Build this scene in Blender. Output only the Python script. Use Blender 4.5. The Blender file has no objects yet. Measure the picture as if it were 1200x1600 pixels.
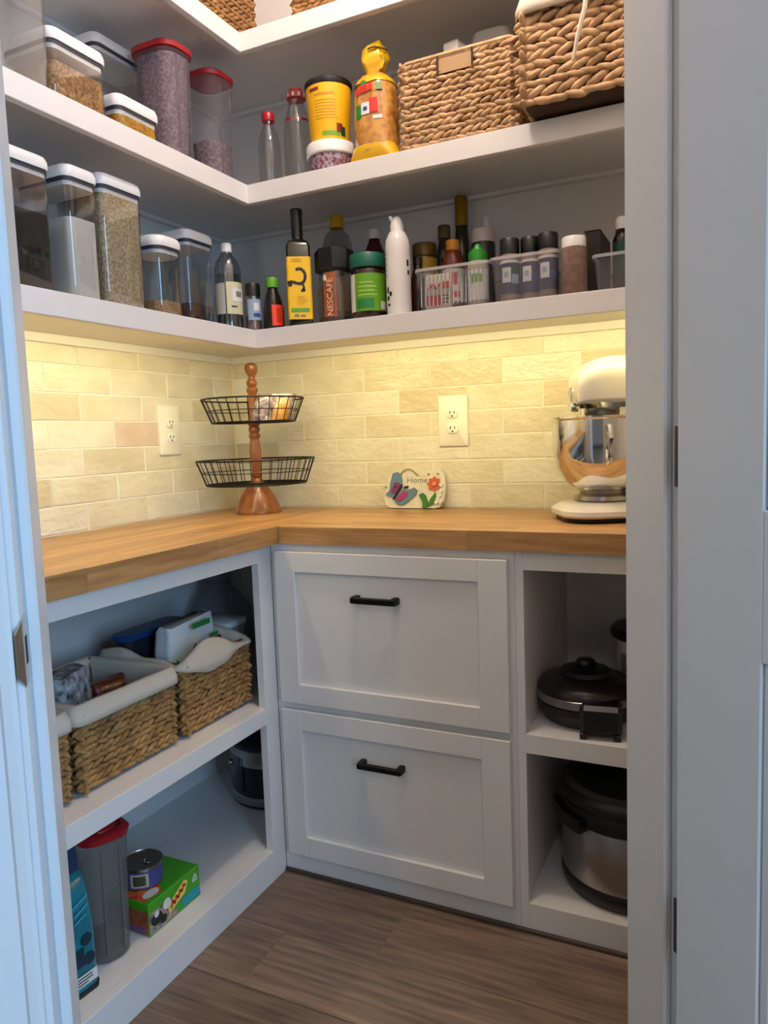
import bpy, bmesh, math, random
from mathutils import Vector, Matrix
random.seed(7)
sc = bpy.context.scene
COL = sc.collection

# ------------------------------------------------------------------ camera
F_PX = 1157.76
cd = bpy.data.cameras.new('camera'); cam = bpy.data.objects.new('camera', cd); COL.objects.link(cam)
cd.sensor_fit = 'VERTICAL'; cd.sensor_height = 36.0; cd.lens = F_PX * 36.0 / 1600.0
cd.clip_start = 0.02
_y, _p, _r = (math.radians(a) for a in (25.7314, 5.6616, -2.0806))
fw = Vector((-math.sin(_y) * math.cos(_p), math.cos(_y) * math.cos(_p), -math.sin(_p)))
rt = Vector((math.cos(_y), math.sin(_y), 0)); up = rt.cross(fw)
r2 = rt * math.cos(_r) + up * math.sin(_r); u2 = up * math.cos(_r) - rt * math.sin(_r)
M = Matrix((r2, u2, -fw)).transposed().to_4x4(); M.translation = Vector((1.5073, -2.0132, 1.1208))
cam.matrix_world = M
sc.camera = cam

# ------------------------------------------------------------------ light
w = bpy.data.worlds.new('world'); sc.world = w; w.use_nodes = True
bg = w.node_tree.nodes['Background']; bg.inputs[0].default_value = (1.0, .985, .98, 1); bg.inputs[1].default_value = .13

def area(name, loc, target, sx, sy, power, col, spread=180):
    l = bpy.data.lights.new(name, 'AREA'); l.shape = 'RECTANGLE'; l.size = sx; l.size_y = sy
    l.energy = power; l.color = col; l.spread = math.radians(spread)
    o = bpy.data.objects.new(name, l); COL.objects.link(o); o.location = loc
    o.rotation_euler = (Vector(target) - Vector(loc)).to_track_quat('-Z', 'Y').to_euler()
    return o
area('kitchen_window_daylight', (3.6, -2.45, 1.45), (.8, -1.4, 1.0), 1.3, 1.5, 74, (.36, .64, 1.0))
area('added_daylight_fill', (2.7, -4.1, 1.5), (1.2, -1.1, 1.1), 1.2, 1.3, 10, (.7, .86, 1.0))  # added fill to brighten the right door stop; no known window behind it
l = bpy.data.lights.new('pantry_ceiling_bulb', 'POINT'); l.energy = 31; l.shadow_soft_size = .05; l.color = (1.0, .82, .70)
lo = bpy.data.objects.new('pantry_ceiling_bulb', l); COL.objects.link(lo); lo.location = (.95, -.78, 2.60)
l = bpy.data.lights.new('kitchen_ceiling_bulb', 'POINT'); l.energy = 11; l.shadow_soft_size = .12; l.color = (1.0, .84, .70)
lo = bpy.data.objects.new('kitchen_ceiling_bulb', l); COL.objects.link(lo); lo.location = (1.7, -3.1, 2.60)

vs = sc.view_settings
vs.view_transform = 'Standard'; vs.look = 'None'; vs.gamma = 1.0; vs.exposure = 0.0; vs.use_curve_mapping = False

# ------------------------------------------------------------------ helpers
def C(h):
    h = h.lstrip('#'); v = [int(h[i:i + 2], 16) / 255 for i in (0, 2, 4)]
    return tuple((c / 12.92 if c <= .04045 else ((c + .055) / 1.055) ** 2.4) for c in v) + (1,)

MATS = {}
def mat(name, col, rough=.5, metal=0, col2=None, scale=20, stretch=(1, 1, 1), bump=0, bscale=None, detail=4, spec=.5,
        emit=0, coat=0, rng=(.35, .65), objrand=0):
    if name in MATS: return MATS[name]
    m = bpy.data.materials.new(name); m.use_nodes = True; MATS[name] = m
    nt = m.node_tree; b = nt.nodes['Principled BSDF']
    c = C(col) if isinstance(col, str) else tuple(col)
    b.inputs['Base Color'].default_value = c; b.inputs['Roughness'].default_value = rough
    b.inputs['Metallic'].default_value = metal; b.inputs['Specular IOR Level'].default_value = spec
    b.inputs['Coat Weight'].default_value = coat
    if emit:
        b.inputs['Emission Color'].default_value = c; b.inputs['Emission Strength'].default_value = emit
    if col2 or bump:
        tc = nt.nodes.new('ShaderNodeTexCoord'); mp = nt.nodes.new('ShaderNodeMapping'); mp.inputs['Scale'].default_value = stretch
        oi = nt.nodes.new('ShaderNodeObjectInfo'); ml = nt.nodes.new('ShaderNodeMath'); ml.operation = 'MULTIPLY'; ml.inputs[1].default_value = 37.0
        nt.links.new(oi.outputs['Random'], ml.inputs[0])
        ad = nt.nodes.new('ShaderNodeVectorMath'); ad.operation = 'ADD'
        nt.links.new(tc.outputs['Object'], ad.inputs[0]); nt.links.new(ml.outputs[0], ad.inputs[1])
        nt.links.new(ad.outputs[0], mp.inputs[0])
        if col2:
            n = nt.nodes.new('ShaderNodeTexNoise'); n.inputs['Scale'].default_value = scale; n.inputs['Detail'].default_value = detail
            nt.links.new(mp.outputs[0], n.inputs['Vector'])
            r = nt.nodes.new('ShaderNodeValToRGB'); r.color_ramp.elements[0].position = rng[0]; r.color_ramp.elements[1].position = rng[1]
            r.color_ramp.elements[0].color = c; r.color_ramp.elements[1].color = C(col2)
            nt.links.new(n.outputs['Fac'], r.inputs[0])
            out = r.outputs[0]
            if objrand:
                hs = nt.nodes.new('ShaderNodeHueSaturation')
                mr = nt.nodes.new('ShaderNodeMapRange'); mr.inputs['To Min'].default_value = 1 - objrand; mr.inputs['To Max'].default_value = 1 + objrand * .6
                nt.links.new(oi.outputs['Random'], mr.inputs[0]); nt.links.new(mr.outputs[0], hs.inputs['Value'])
                nt.links.new(out, hs.inputs['Color']); out = hs.outputs[0]
            nt.links.new(out, b.inputs['Base Color'])
        if bump:
            n2 = nt.nodes.new('ShaderNodeTexNoise'); n2.inputs['Scale'].default_value = bscale or scale; n2.inputs['Detail'].default_value = detail
            nt.links.new(mp.outputs[0], n2.inputs['Vector'])
            bp = nt.nodes.new('ShaderNodeBump'); bp.inputs['Strength'].default_value = bump; bp.inputs['Distance'].default_value = .004
            nt.links.new(n2.outputs['Fac'], bp.inputs['Height']); nt.links.new(bp.outputs[0], b.inputs['Normal'])
    return m

def clear(name, tint='#f4f6f6', gloss=.10, rough=.05):
    if name in MATS: return MATS[name]
    m = bpy.data.materials.new(name); m.use_nodes = True; MATS[name] = m
    nt = m.node_tree; nt.nodes.clear()
    o = nt.nodes.new('ShaderNodeOutputMaterial'); t = nt.nodes.new('ShaderNodeBsdfTransparent'); t.inputs[0].default_value = C(tint)
    g = nt.nodes.new('ShaderNodeBsdfGlossy'); g.inputs['Roughness'].default_value = rough
    lw = nt.nodes.new('ShaderNodeLayerWeight'); lw.inputs[0].default_value = .35
    mr = nt.nodes.new('ShaderNodeMapRange'); mr.inputs['To Min'].default_value = gloss * .55; mr.inputs['To Max'].default_value = min(.75, gloss * 5)
    mx = nt.nodes.new('ShaderNodeMixShader')
    nt.links.new(lw.outputs['Facing'], mr.inputs[0]); nt.links.new(mr.outputs[0], mx.inputs[0])
    nt.links.new(t.outputs[0], mx.inputs[1]); nt.links.new(g.outputs[0], mx.inputs[2]); nt.links.new(mx.outputs[0], o.inputs[0])
    return m

def frosted(name, tint, op=.35):
    if name in MATS: return MATS[name]
    m = bpy.data.materials.new(name); m.use_nodes = True; MATS[name] = m
    nt = m.node_tree; nt.nodes.clear()
    o = nt.nodes.new('ShaderNodeOutputMaterial'); t = nt.nodes.new('ShaderNodeBsdfTransparent'); t.inputs[0].default_value = C('#f0f0f0')
    p = nt.nodes.new('ShaderNodeBsdfPrincipled'); p.inputs['Base Color'].default_value = C(tint); p.inputs['Roughness'].default_value = .35
    mx = nt.nodes.new('ShaderNodeMixShader'); mx.inputs[0].default_value = op
    nt.links.new(t.outputs[0], mx.inputs[1]); nt.links.new(p.outputs[0], mx.inputs[2]); nt.links.new(mx.outputs[0], o.inputs[0])
    return m

# geometry: every shape is (verts, faces)
def cat(*vfs):
    V, Fc = [], []
    for v, f in vfs:
        o = len(V); V += [tuple(p) for p in v]; Fc += [tuple(i + o for i in q) for q in f]
    return V, Fc
def xf(vf, loc=(0, 0, 0), rot=(0, 0, 0), scl=(1, 1, 1)):
    from mathutils import Euler
    m = Matrix.Translation(loc) @ Euler(rot).to_matrix().to_4x4() @ Matrix.Diagonal((*scl, 1))
    return [tuple(m @ Vector(p)) for p in vf[0]], list(vf[1])
def box(x0, x1, y0, y1, z0, z1, bev=0):
    if x0 > x1: x0, x1 = x1, x0
    if y0 > y1: y0, y1 = y1, y0
    if not bev:
        v = [(x, y, z) for x in (x0, x1) for y in (y0, y1) for z in (z0, z1)]
        f = [(0, 1, 3, 2), (4, 6, 7, 5), (0, 4, 5, 1), (2, 3, 7, 6), (0, 2, 6, 4), (1, 5, 7, 3)]
        return v, f
    bm = bmesh.new(); bmesh.ops.create_cube(bm, size=1)
    for vv in bm.verts: vv.co = Vector(((x0 + x1) / 2 + vv.co.x * (x1 - x0), (y0 + y1) / 2 + vv.co.y * (y1 - y0), (z0 + z1) / 2 + vv.co.z * (z1 - z0)))
    bmesh.ops.bevel(bm, geom=bm.edges[:], offset=bev, segments=1, affect='EDGES')
    bm.verts.index_update(); r = [tuple(q.co) for q in bm.verts], [tuple(q.index for q in f.verts) for f in bm.faces]
    bm.free(); return r
def lathe(prof, n=28):
    V, Fc = [], []; m = len(prof)
    for r, z in prof:
        for k in range(n):
            a = 2 * math.pi * k / n; V.append((r * math.cos(a), r * math.sin(a), z))
    for i in range(m - 1):
        for k in range(n):
            Fc.append((i * n + k, i * n + (k + 1) % n, (i + 1) * n + (k + 1) % n, (i + 1) * n + k))
    if prof[0][0] > 1e-6: Fc.append(tuple(reversed(range(n))))
    if prof[-1][0] > 1e-6: Fc.append(tuple(range((m - 1) * n, m * n)))
    return V, Fc
def rrect(hx, hy, r, n=5):
    r = min(r, hx * .999, hy * .999); P = []
    for cx, cy, a0 in ((hx - r, hy - r, 0), (-hx + r, hy - r, 90), (-hx + r, -hy + r, 180), (hx - r, -hy + r, 270)):
        for k in range(n + 1):
            a = math.radians(a0 + 90 * k / n); P.append((cx + r * math.cos(a), cy + r * math.sin(a)))
    return P
def loft(secs, n=5, cap0=True, cap1=True):
    """secs: (z, half x, half y, corner radius[, centre x, centre y])"""
    V, Fc = [], []; k = 4 * (n + 1)
    for s in secs:
        ox, oy = (s[4], s[5]) if len(s) > 4 else (0, 0)
        V += [(x + ox, y + oy, s[0]) for x, y in rrect(s[1], s[2], s[3], n)]
    for i in range(len(secs) - 1):
        for j in range(k): Fc.append((i * k + j, i * k + (j + 1) % k, (i + 1) * k + (j + 1) % k, (i + 1) * k + j))
    if cap0: Fc.append(tuple(reversed(range(k))))
    if cap1: Fc.append(tuple(range((len(secs) - 1) * k, len(secs) * k)))
    return V, Fc
def tube(pts, r, n=6, closed=False):
    V, Fc = [], []; P = [Vector(p) for p in pts]; m = len(P)
    for i, p in enumerate(P):
        if closed: t = (P[(i + 1) % m] - P[i - 1])
        else: t = P[min(i + 1, m - 1)] - P[max(i - 1, 0)]
        t.normalize(); a = Vector((0, 0, 1)) if abs(t.z) < .9 else Vector((1, 0, 0))
        b1 = t.cross(a).normalized(); b2 = t.cross(b1)
        rr = r[i] if isinstance(r, (list, tuple)) else r
        for k in range(n):
            an = 2 * math.pi * k / n; V.append(tuple(p + b1 * rr * math.cos(an) + b2 * rr * math.sin(an)))
    for i in range(m if closed else m - 1):
        j = (i + 1) % m
        for k in range(n): Fc.append((i * n + k, i * n + (k + 1) % n, j * n + (k + 1) % n, j * n + k))
    if not closed: Fc += [tuple(reversed(range(n))), tuple(range((m - 1) * n, m * n))]
    return V, Fc
def ellip(rx, ry, rz, nu=10, nv=6):
    V = [(0, 0, -rz)]; Fc = []
    for j in range(1, nv):
        t = -math.pi / 2 + math.pi * j / nv
        for k in range(nu):
            a = 2 * math.pi * k / nu; V.append((rx * math.cos(t) * math.cos(a), ry * math.cos(t) * math.sin(a), rz * math.sin(t)))
    V.append((0, 0, rz)); e = len(V) - 1
    for k in range(nu): Fc.append((0, 1 + (k + 1) % nu, 1 + k)); Fc.append((e, e - nu + k, e - nu + (k + 1) % nu))
    for j in range(nv - 2):
        for k in range(nu): Fc.append((1 + j * nu + k, 1 + j * nu + (k + 1) % nu, 1 + (j + 1) * nu + (k + 1) % nu, 1 + (j + 1) * nu + k))
    return V, Fc
def prism(pts, z0, z1):
    """polygon in xy pulled up from z0 to z1"""
    n = len(pts); V = [(x, y, z0) for x, y in pts] + [(x, y, z1) for x, y in pts]
    return V, [tuple(reversed(range(n))), tuple(range(n, 2 * n))] + [(k, (k + 1) % n, n + (k + 1) % n, n + k) for k in range(n)]
def cyl_patch(r, a0, a1, z0, z1, th=.0005, n=10, r1=None):
    """label wrapped on a round body, degrees; -90 faces the viewer of the back wall"""
    r1 = r1 if r1 is not None else r
    V, Fc = [], []
    for k in range(n + 1):
        a = math.radians(a0 + (a1 - a0) * k / n)
        for rr, z in ((r, z0), (r + th, z0), (r1 + th, z1), (r1, z1)): V.append((rr * math.cos(a), rr * math.sin(a), z))
    for k in range(n):
        for q in range(4): Fc.append((4 * k + q, 4 * k + 4 + q, 4 * k + 4 + (q + 1) % 4, 4 * k + (q + 1) % 4))
    Fc += [(3, 2, 1, 0), (4 * n, 4 * n + 1, 4 * n + 2, 4 * n + 3)]
    return V, Fc

def mk(name, vf, m, parent=None, loc=(0, 0, 0), rot=(0, 0, 0), smooth=True, ang=38, kind=None, label=None):
    me = bpy.data.meshes.new(name); me.from_pydata(vf[0], [], vf[1]); me.update()
    bm = bmesh.new(); bm.from_mesh(me); bmesh.ops.recalc_face_normals(bm, faces=bm.faces); bm.to_mesh(me); bm.free()
    if smooth:
        for p in me.polygons: p.use_smooth = True
        me.set_sharp_from_angle(angle=math.radians(ang))
    if m: me.materials.append(m)
    o = bpy.data.objects.new(name, me); COL.objects.link(o)
    o.location = loc; o.rotation_euler = rot
    if parent: o.parent = parent
    if kind: o['kind'] = kind
    if label: o['label'] = label
    return o
def thing(name, label, category, loc=(0, 0, 0), rz=0, group=None):
    o = bpy.data.objects.new(name, None); COL.objects.link(o); o.empty_display_size = .05
    o.location = loc; o.rotation_euler = (0, 0, rz); o['label'] = label; o['category'] = category
    if group: o['group'] = group
    return o
def root_struct(name, loc=(0, 0, 0), rz=0):
    o = bpy.data.objects.new(name, None); COL.objects.link(o); o.empty_display_size = .05
    o.location = loc; o.rotation_euler = (0, 0, rz); o['kind'] = 'structure'; return o
def tag(o, label, category, group=None):
    o['label'] = label; o['category'] = category
    if group: o['group'] = group
    return o
def text(s, size, m, parent, loc, rot, name='lettering', align='CENTER', ext=.0003, sx=1.0):
    cu = bpy.data.curves.new('t', 'FONT'); cu.body = s; cu.size = size; cu.align_x = align; cu.align_y = 'CENTER'; cu.extrude = ext
    to = bpy.data.objects.new('t', cu); COL.objects.link(to)
    me = bpy.data.meshes.new_from_object(to.evaluated_get(bpy.context.evaluated_depsgraph_get()))
    bpy.data.objects.remove(to); me.materials.clear(); me.materials.append(m)
    o = bpy.data.objects.new(name, me); COL.objects.link(o); o.parent = parent; o.location = loc; o.rotation_euler = rot; o.scale = (sx, 1, 1)
    return o

# ------------------------------------------------------------------ materials
WHITE = mat('white_satin_paint', (.72, .70, .68, 1), .42)
WALLP = mat('white_wall_paint', (.68, .66, .645, 1), .6, bump=.05, bscale=300)
TRIM = mat('white_trim_gloss', (.72, .72, .72, 1), .35)
GROUT = mat('pale_grout', '#f0ebdf', .85, bump=.2, bscale=400)
def tile_mat(n, c1, c2): return mat(n, c1, .2, col2=c2, scale=9, stretch=(1, 1, 1.6), bump=1.0, bscale=34, detail=4)
TILES = [tile_mat('glazed_tile_cream', '#dad1ba', '#e6dfcc'), tile_mat('glazed_tile_ivory', '#d4cab0', '#e0d8c4'), tile_mat('glazed_tile_white', '#e0d9c8', '#eae4d6'),
         tile_mat('glazed_tile_blush', '#d6bfac', '#dfccbc'), tile_mat('glazed_tile_sand', '#d0c2a6', '#d9ceb6')]
PLANK = mat('grey_brown_vinyl_plank', '#5e4c3f', .42, col2='#917b67', scale=5, stretch=(1.2, 16, 4), bump=.12, bscale=12, detail=9, objrand=.22, rng=(.28, .72))
SUBF = mat('dark_floor_joint', '#2b211a', .8)
BUTCH = mat('acacia_butcher_block', '#94693d', .35, col2='#bb8f5c', scale=4, stretch=(1.5, 22, 22), bump=.03, detail=7, objrand=.22, rng=(.3, .7))
BUTCHY = mat('acacia_butcher_block_lengthwise', '#94693d', .35, col2='#bb8f5c', scale=4, stretch=(22, 1.5, 22), bump=.03, detail=7, objrand=.22, rng=(.3, .7))
BLACK = mat('matte_black_metal', '#0d0d0e', .45, .6)
BPLAS = mat('black_plastic', '#0b0b0c', .35)
DARKL = mat('charcoal_rubber', '#33363c', .6)
LIDW = mat('white_lid_plastic', '#e6e4e2', .35)
REDL = mat('red_lid_plastic', '#a01420', .35)
STEEL = mat('polished_steel', (.78, .77, .75, 1), .10, 1)
BRSTEEL = mat('brushed_steel', (.38, .355, .33, 1), .24, 1, bump=.1, bscale=40, stretch=(1, 1, 40))
NICKEL = mat('satin_nickel', (.62, .58, .52, 1), .35, 1)
BRONZE = mat('bronze_hinge', (.16, .11, .08, 1), .45, .8)
OUTLET = mat('outlet_plastic', '#eeeade', .4)
SLOT = mat('dark_slot', '#1a1712', .7)
CLR = clear('clear_plastic', '#eef1f2', .10)
GLS = clear('clear_glass', '#eef2f2', .075, .05)
BINP = clear('clear_bin_plastic', '#e6e8ea', .13, .12)

# ------------------------------------------------------------------ dimensions (metres; wall corner at the origin)
H = .914; CT = .043; LC, BC = .478, .4856; LF, BF = .4407, .4687
LS, BS = .3476, .353; ST = .0474; S1, S2, S3 = 1.4182, 1.788, 2.1624
XR, YL, ZC = 1.62, -1.62, 2.72          # right wall, left return wall, ceiling
PLx, PLy, OW = .8405, -1.4835, .755       # diagonal doorway: left corner, width
JD = .116

# ------------------------------------------------------------------ room shell
wl = mk('wall_left', box(-.1, 0, -4.2, .1, 0, ZC), WALLP, kind='structure')
wb = mk('wall_back', box(0, 4.2, 0, .1, 0, ZC), WALLP, kind='structure')
mk('wall_right', box(XR, XR + .116, -.70, 0, 0, ZC), WALLP, kind='structure')
mk('wall_return', box(0, .70, YL - .116, YL, 0, ZC), WALLP, kind='structure')
wf = root_struct('wall_front', (PLx, PLy, 0), math.radians(45))
mk('wall_panel', box(-.30, -.02, -JD, 0, 0, ZC), WALLP, wf)
mk('wall_panel', box(OW + .02, OW + .46, -JD, 0, 0, ZC), WALLP, wf)
mk('wall_header', box(-.02, OW + .02, -JD, 0, 2.06, ZC), WALLP, wf)
mk('ceiling', box(-.1, 4.2, -4.2, .1, ZC, ZC + .08), WALLP, kind='structure')

# floor of single planks
fl = mk('floor', box(-.1, 4.2, -4.2, .1, -.02, -.0045), SUBF, kind='structure')
PW = .181; row = 0; y1 = -.4975
rows = [(-.4975 + PW, -.4975)]
y = -.4975
while y > -3.4: rows.append((y, y - PW)); y -= PW
offs = {1: .803, 2: .578, 3: .93, 4: .36}
cache = {}
for i, (ya, yb) in enumerate(rows):
    x = offs.get(i, random.uniform(.2, 1.2)) - 1.22
    while x < 3.0:
        a, b = max(x, .02), min(x + 1.22, 3.2); x += 1.22
        if b - a < .05: continue
        key = round(b - a, 3)
        o = mk('plank', box(a - (a + b) / 2, b - (a + b) / 2, -PW / 2 + .0007, PW / 2 - .0007, -.004, 0, .0011), PLANK, fl, ((a + b) / 2, (ya + yb) / 2, 0), smooth=False)

# ------------------------------------------------------------------ backsplash tiles
TH = .0690; Z0T = .9155; ZT = 1.3775; TW = .2135
mk('grout_bed', box(0, .0082, -1.60, 0, H, ZT + .004), GROUT, wl)
mk('grout_bed', box(.0082, XR, -.0082, 0, H, ZT + .004), GROUT, wb)
def tile_mesh(wd, ht):
    bm = bmesh.new(); bmesh.ops.create_cube(bm, size=1)
    for v in bm.verts: v.co = Vector((v.co.x * wd, v.co.y * .007, v.co.z * ht))
    fr = [e for e in bm.edges if all(v.co.y < 0 for v in e.verts)]
    bmesh.ops.bevel(bm, geom=fr, offset=.0016, segments=1, affect='EDGES')
    for v in bm.verts: v.co += Vector((random.uniform(-.0007, .0007), random.uniform(-.0005, .0005) if v.co.y < 0 else 0, random.uniform(-.0007, .0007)))
    bm.verts.index_update(); r = [tuple(v.co) for v in bm.verts], [tuple(v.index for v in f.verts) for f in bm.faces]; bm.free(); return r
OUT = [('b', .728, .816, 1.092, 1.235), ('l', -.374, -.280, 1.094, 1.240)]
def lay(wall):
    for rI in range(7):
        z0 = Z0T + rI * TH; z1 = min(z0 + TH, ZT)
        odd = rI % 2 == 0            # bottom row joints at .389, .602 ...
        if wall == 'b': j0 = (.389 if odd else .489) - 2 * TW; end = XR; lo = .0105
        else: j0 = -(.2160 if odd else .1090) - 0; end = -1.60; lo = -.0105
        edges = []
        if wall == 'b':
            x = j0
            while x < end + TW: edges.append(x); x += TW
        else:
            x = j0 + TW
            while x > end - TW: edges.append(x); x -= TW
        for a, b in zip(edges, edges[1:]):
            if wall == 'b': a2, b2 = max(a, lo), min(b, end)
            else: b2, a2 = min(a, lo), max(b, end)
            if b2 - a2 < .012: continue
            g = .0013; rr = random.random(); m = TILES[0] if rr < .45 else TILES[1] if rr < .62 else TILES[2] if rr < .93 else TILES[4]
            cx = (a2 + b2) / 2
            if wall == 'l' and rI == 3 and abs(cx + .43) < .08: m = TILES[3]
            if wall == 'b' and rI == 5 and abs(cx - .80) < .06: m = TILES[4]
            tm = tile_mesh(b2 - a2 - 2 * g, z1 - z0 - 2 * g)
            if wall == 'b': mk('tile', tm, m, wb, (cx, -.0065, (z0 + z1) / 2), (random.gauss(0, .004), 0, random.gauss(0, .004)), smooth=False)
            else: mk('tile', tm, m, wl, (.0065, cx, (z0 + z1) / 2), (0, 0, math.radians(90) + random.gauss(0, .004)), smooth=False)
lay('b'); lay('l')

# outlets
def outlet(loc, rz, label):
    t = thing('wall_outlet', label, 'outlet', loc, rz, 'outlets on the tiled backsplash')
    mk('cover_plate', loft([(-.001, .044, .0715, .004), (.004, .044, .0715, .004), (.0068, .0405, .068, .004)], 4), OUTLET, t, rot=(math.radians(90), 0, 0))
    for s in (1, -1):
        r = mk('receptacle', loft([(0, .0165, .0140, .010), (.0095, .0165, .0140, .010), (.0102, .0158, .0132, .010)], 5), mat('outlet_face', '#f4f2ea', .35), t, (0, -.0005, s * .0215), (math.radians(90), 0, 0))
        for dx, hh in ((-.0063, .0045), (.0063, .0038)): mk('slot', box(dx - .0013, dx + .0013, -hh + .0025, hh + .0025, .0098, .0106), SLOT, r)
        mk('slot', xf(lathe([(.0026, .0098), (.0026, .0106)], 12), (0, -.0078, 0)), SLOT, r)
outlet((.772, -.0105, 1.1635), 0, 'cream duplex outlet on the back wall above the butterfly plaque')
outlet((.0105, -.327, 1.167), math.radians(90), 'cream duplex outlet on the left wall beside the tiered basket stand')

# ------------------------------------------------------------------ L-shaped shelves with front nosing and wall cleats
def shelf(z, label):
    t = thing('corner_shelf', label, 'shelf', (0, 0, 0), 0, 'white L-shaped pantry shelves'); t.location.z = z
    cb = -.0408 if z == S1 else -.030
    mk('shelf_board', box(.001, LS - .018, YL + .002, -.001, -.019, 0), WHITE, t)
    mk('shelf_board', box(LS - .018, XR - .002, -BS + .018, -.001, -.019, 0), WHITE, t)
    mk('nosing', box(LS - .018, LS, YL + .002, -BS + .0, -ST, .0005, .0012), WHITE, t, smooth=False)
    mk('nosing', box(LS - .018, XR - .002, -BS, -BS + .018, -ST, .0005, .0012), WHITE, t, smooth=False)
    mk('cleat', box(.0005, .0185, YL + .002, -.0185, cb, -.019, .001), WHITE, t, smooth=False)
    mk('cleat', box(.0005, XR - .002, -.0185, -.0005, cb, -.019, .001), WHITE, t, smooth=False)
shelf(S1, 'lowest white corner shelf with the lit strip under it, above the tiled wall')
shelf(S2, 'middle white corner shelf holding the yellow tub and two woven baskets')
shelf(S3, 'topmost white corner shelf at the upper edge of the picture')

# LED strips hidden behind the nosing of the lowest shelf
LEDM = mat('warm_led_diffuser', (1.0, .80, .36, 1), .5, emit=4)
CHAN = mat('aluminium_channel', (.75, .75, .75, 1), .35, 1)
def led(name_loc, rz, length, label):
    t = thing('led_strip', label, 'light strip', name_loc, rz, 'strip lights under the lowest shelf')
    mk('channel', (lambda v: ([(x, a, b) for x in (-length / 2, length / 2) for a, b in [(0, 0), (.014, 0), (0, -.014)]],
                              [(0, 1, 2), (5, 4, 3), (0, 3, 4, 1), (0, 2, 5, 3)]))(0), CHAN, t, smooth=False)
    mk('diffuser', ([(x, a, b) for x in (-length / 2, length / 2) for a, b in [(.0138, -.0002), (.0002, -.0138)]], [(0, 1, 3, 2)]), LEDM, t, smooth=False)
    return t
zl = S1 - .0195
led((.985, -BS + .0185, zl), 0, 1.22, 'lit strip under the right run of the lowest shelf')
led((LS - .0185, -.99, zl), math.radians(90), 1.22, 'lit strip under the left run of the lowest shelf')
l1 = area('led_strip_light', (.970, -BS + .030, zl - .0115), (.985, -BS + 1.030, zl - .75), 1.26, .010, 3.2, (1.0, .86, .40), 175)
l2 = area('led_strip_light', (LS - .030, -.97, zl - .0115), (LS - 1.030, -.97, zl - .75), 1.26, .010, 3.2, (1.0, .86, .40), 175)
l1.rotation_euler = Matrix((Vector((1, 0, 0)), Vector((0, .835, .55)).normalized(), Vector((0, -.55, .835)))).transposed().to_euler()
l2.rotation_euler = Matrix((Vector((0, 1, 0)), Vector((-.835, 0, .55)).normalized(), Vector((.55, 0, .835)))).transposed().to_euler()

# ceiling lamp
for lab, pos in (('round white ceiling lamp in the pantry above the shelves', (.95, -.78, ZC)), ('round white ceiling lamp in the kitchen outside the doorway', (1.7, -3.1, ZC))):
    t = thing('ceiling_lamp', lab, 'lamp', pos)
    mk('lamp_base', lathe([(.0, 0), (.08, 0), (.08, -.02), (.03, -.03), (.02, -.05), (0, -.05)], 32), LIDW, t)

# ------------------------------------------------------------------ countertop of single staves
ctp = thing('countertop', 'honey-coloured butcher-block worktop running round the corner below the tiles', 'worktop', (0, 0, 0))
nS = 12
def staves(x0, x1, y0, y1, along, m):
    n = 11
    for i in range(n):
        p = (x0 if along == 'x' else y0) ; end = (x1 if along == 'x' else y1)
        p0 = p; first = True
        while p < end - 1e-6:
            ln = random.uniform(.32, .75) if not first else random.uniform(.15, .6); first = False
            q = p + ln
            if end - q < .14: q = end
            if along == 'x':
                wdt = (y1 - y0) / n; b = (p, q, y0 + i * wdt, y0 + (i + 1) * wdt)
            else:
                wdt = (x1 - x0) / n; b = (x0 + i * wdt, x0 + (i + 1) * wdt, p, q)
            cx, cy = (b[0] + b[1]) / 2, (b[2] + b[3]) / 2; g = .00012
            mk('stave', box(b[0] - cx + g, b[1] - cx - g, b[2] - cy + g, b[3] - cy - g, -CT / 2, CT / 2, .0004), m, ctp, (cx, cy, H - CT / 2), smooth=False)
            p = q
staves(.001, LC, YL + .004, -.002, 'y', BUTCHY)
staves(LC, XR - .002, -BC, -.002, 'x', BUTCH)

# ------------------------------------------------------------------ base cabinets
CH = H - CT
# left open unit
lc = thing('open_cabinet', 'white open cabinet along the left wall with two shelf levels of baskets and food', 'cabinet', (0, 0, 0))
YN = -.524      # far stile edge
FT = .021
mk('back_panel', box(.001, .007, YL + .003, -.003, .06, CH), WHITE, lc)
mk('end_panel', box(.007, LF - FT, -.0165, -.003, 0, CH), WHITE, lc)
mk('end_panel', box(.007, LF - FT, YL + .003, YL + .02, 0, CH), WHITE, lc)
mk('bottom_board', box(.007, LF - FT, YL + .02, -.0165, .061, .080), WHITE, lc)
mk('shelf_board', box(.007, LF - FT, YL + .02, -.0165, .439, .458), WHITE, lc)
mk('stile', box(LF - FT, LF, YN, -.4685, 0, CH, .0008), WHITE, lc, smooth=False)
mk('stile', box(LF - FT, LF, YL + .003, YL + .05, 0, CH, .0008), WHITE, lc, smooth=False)
mk('top_rail', box(LF - FT, LF, YL + .05, YN, .826, CH, .0008), WHITE, lc, smooth=False)
mk('middle_rail', box(LF - FT, LF, YL + .05, YN, .415, .4582, .0008), WHITE, lc, smooth=False)
mk('bottom_rail', box(LF - FT, LF, YL + .05, YN, 0, .0802, .0008), WHITE, lc, smooth=False)
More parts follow.
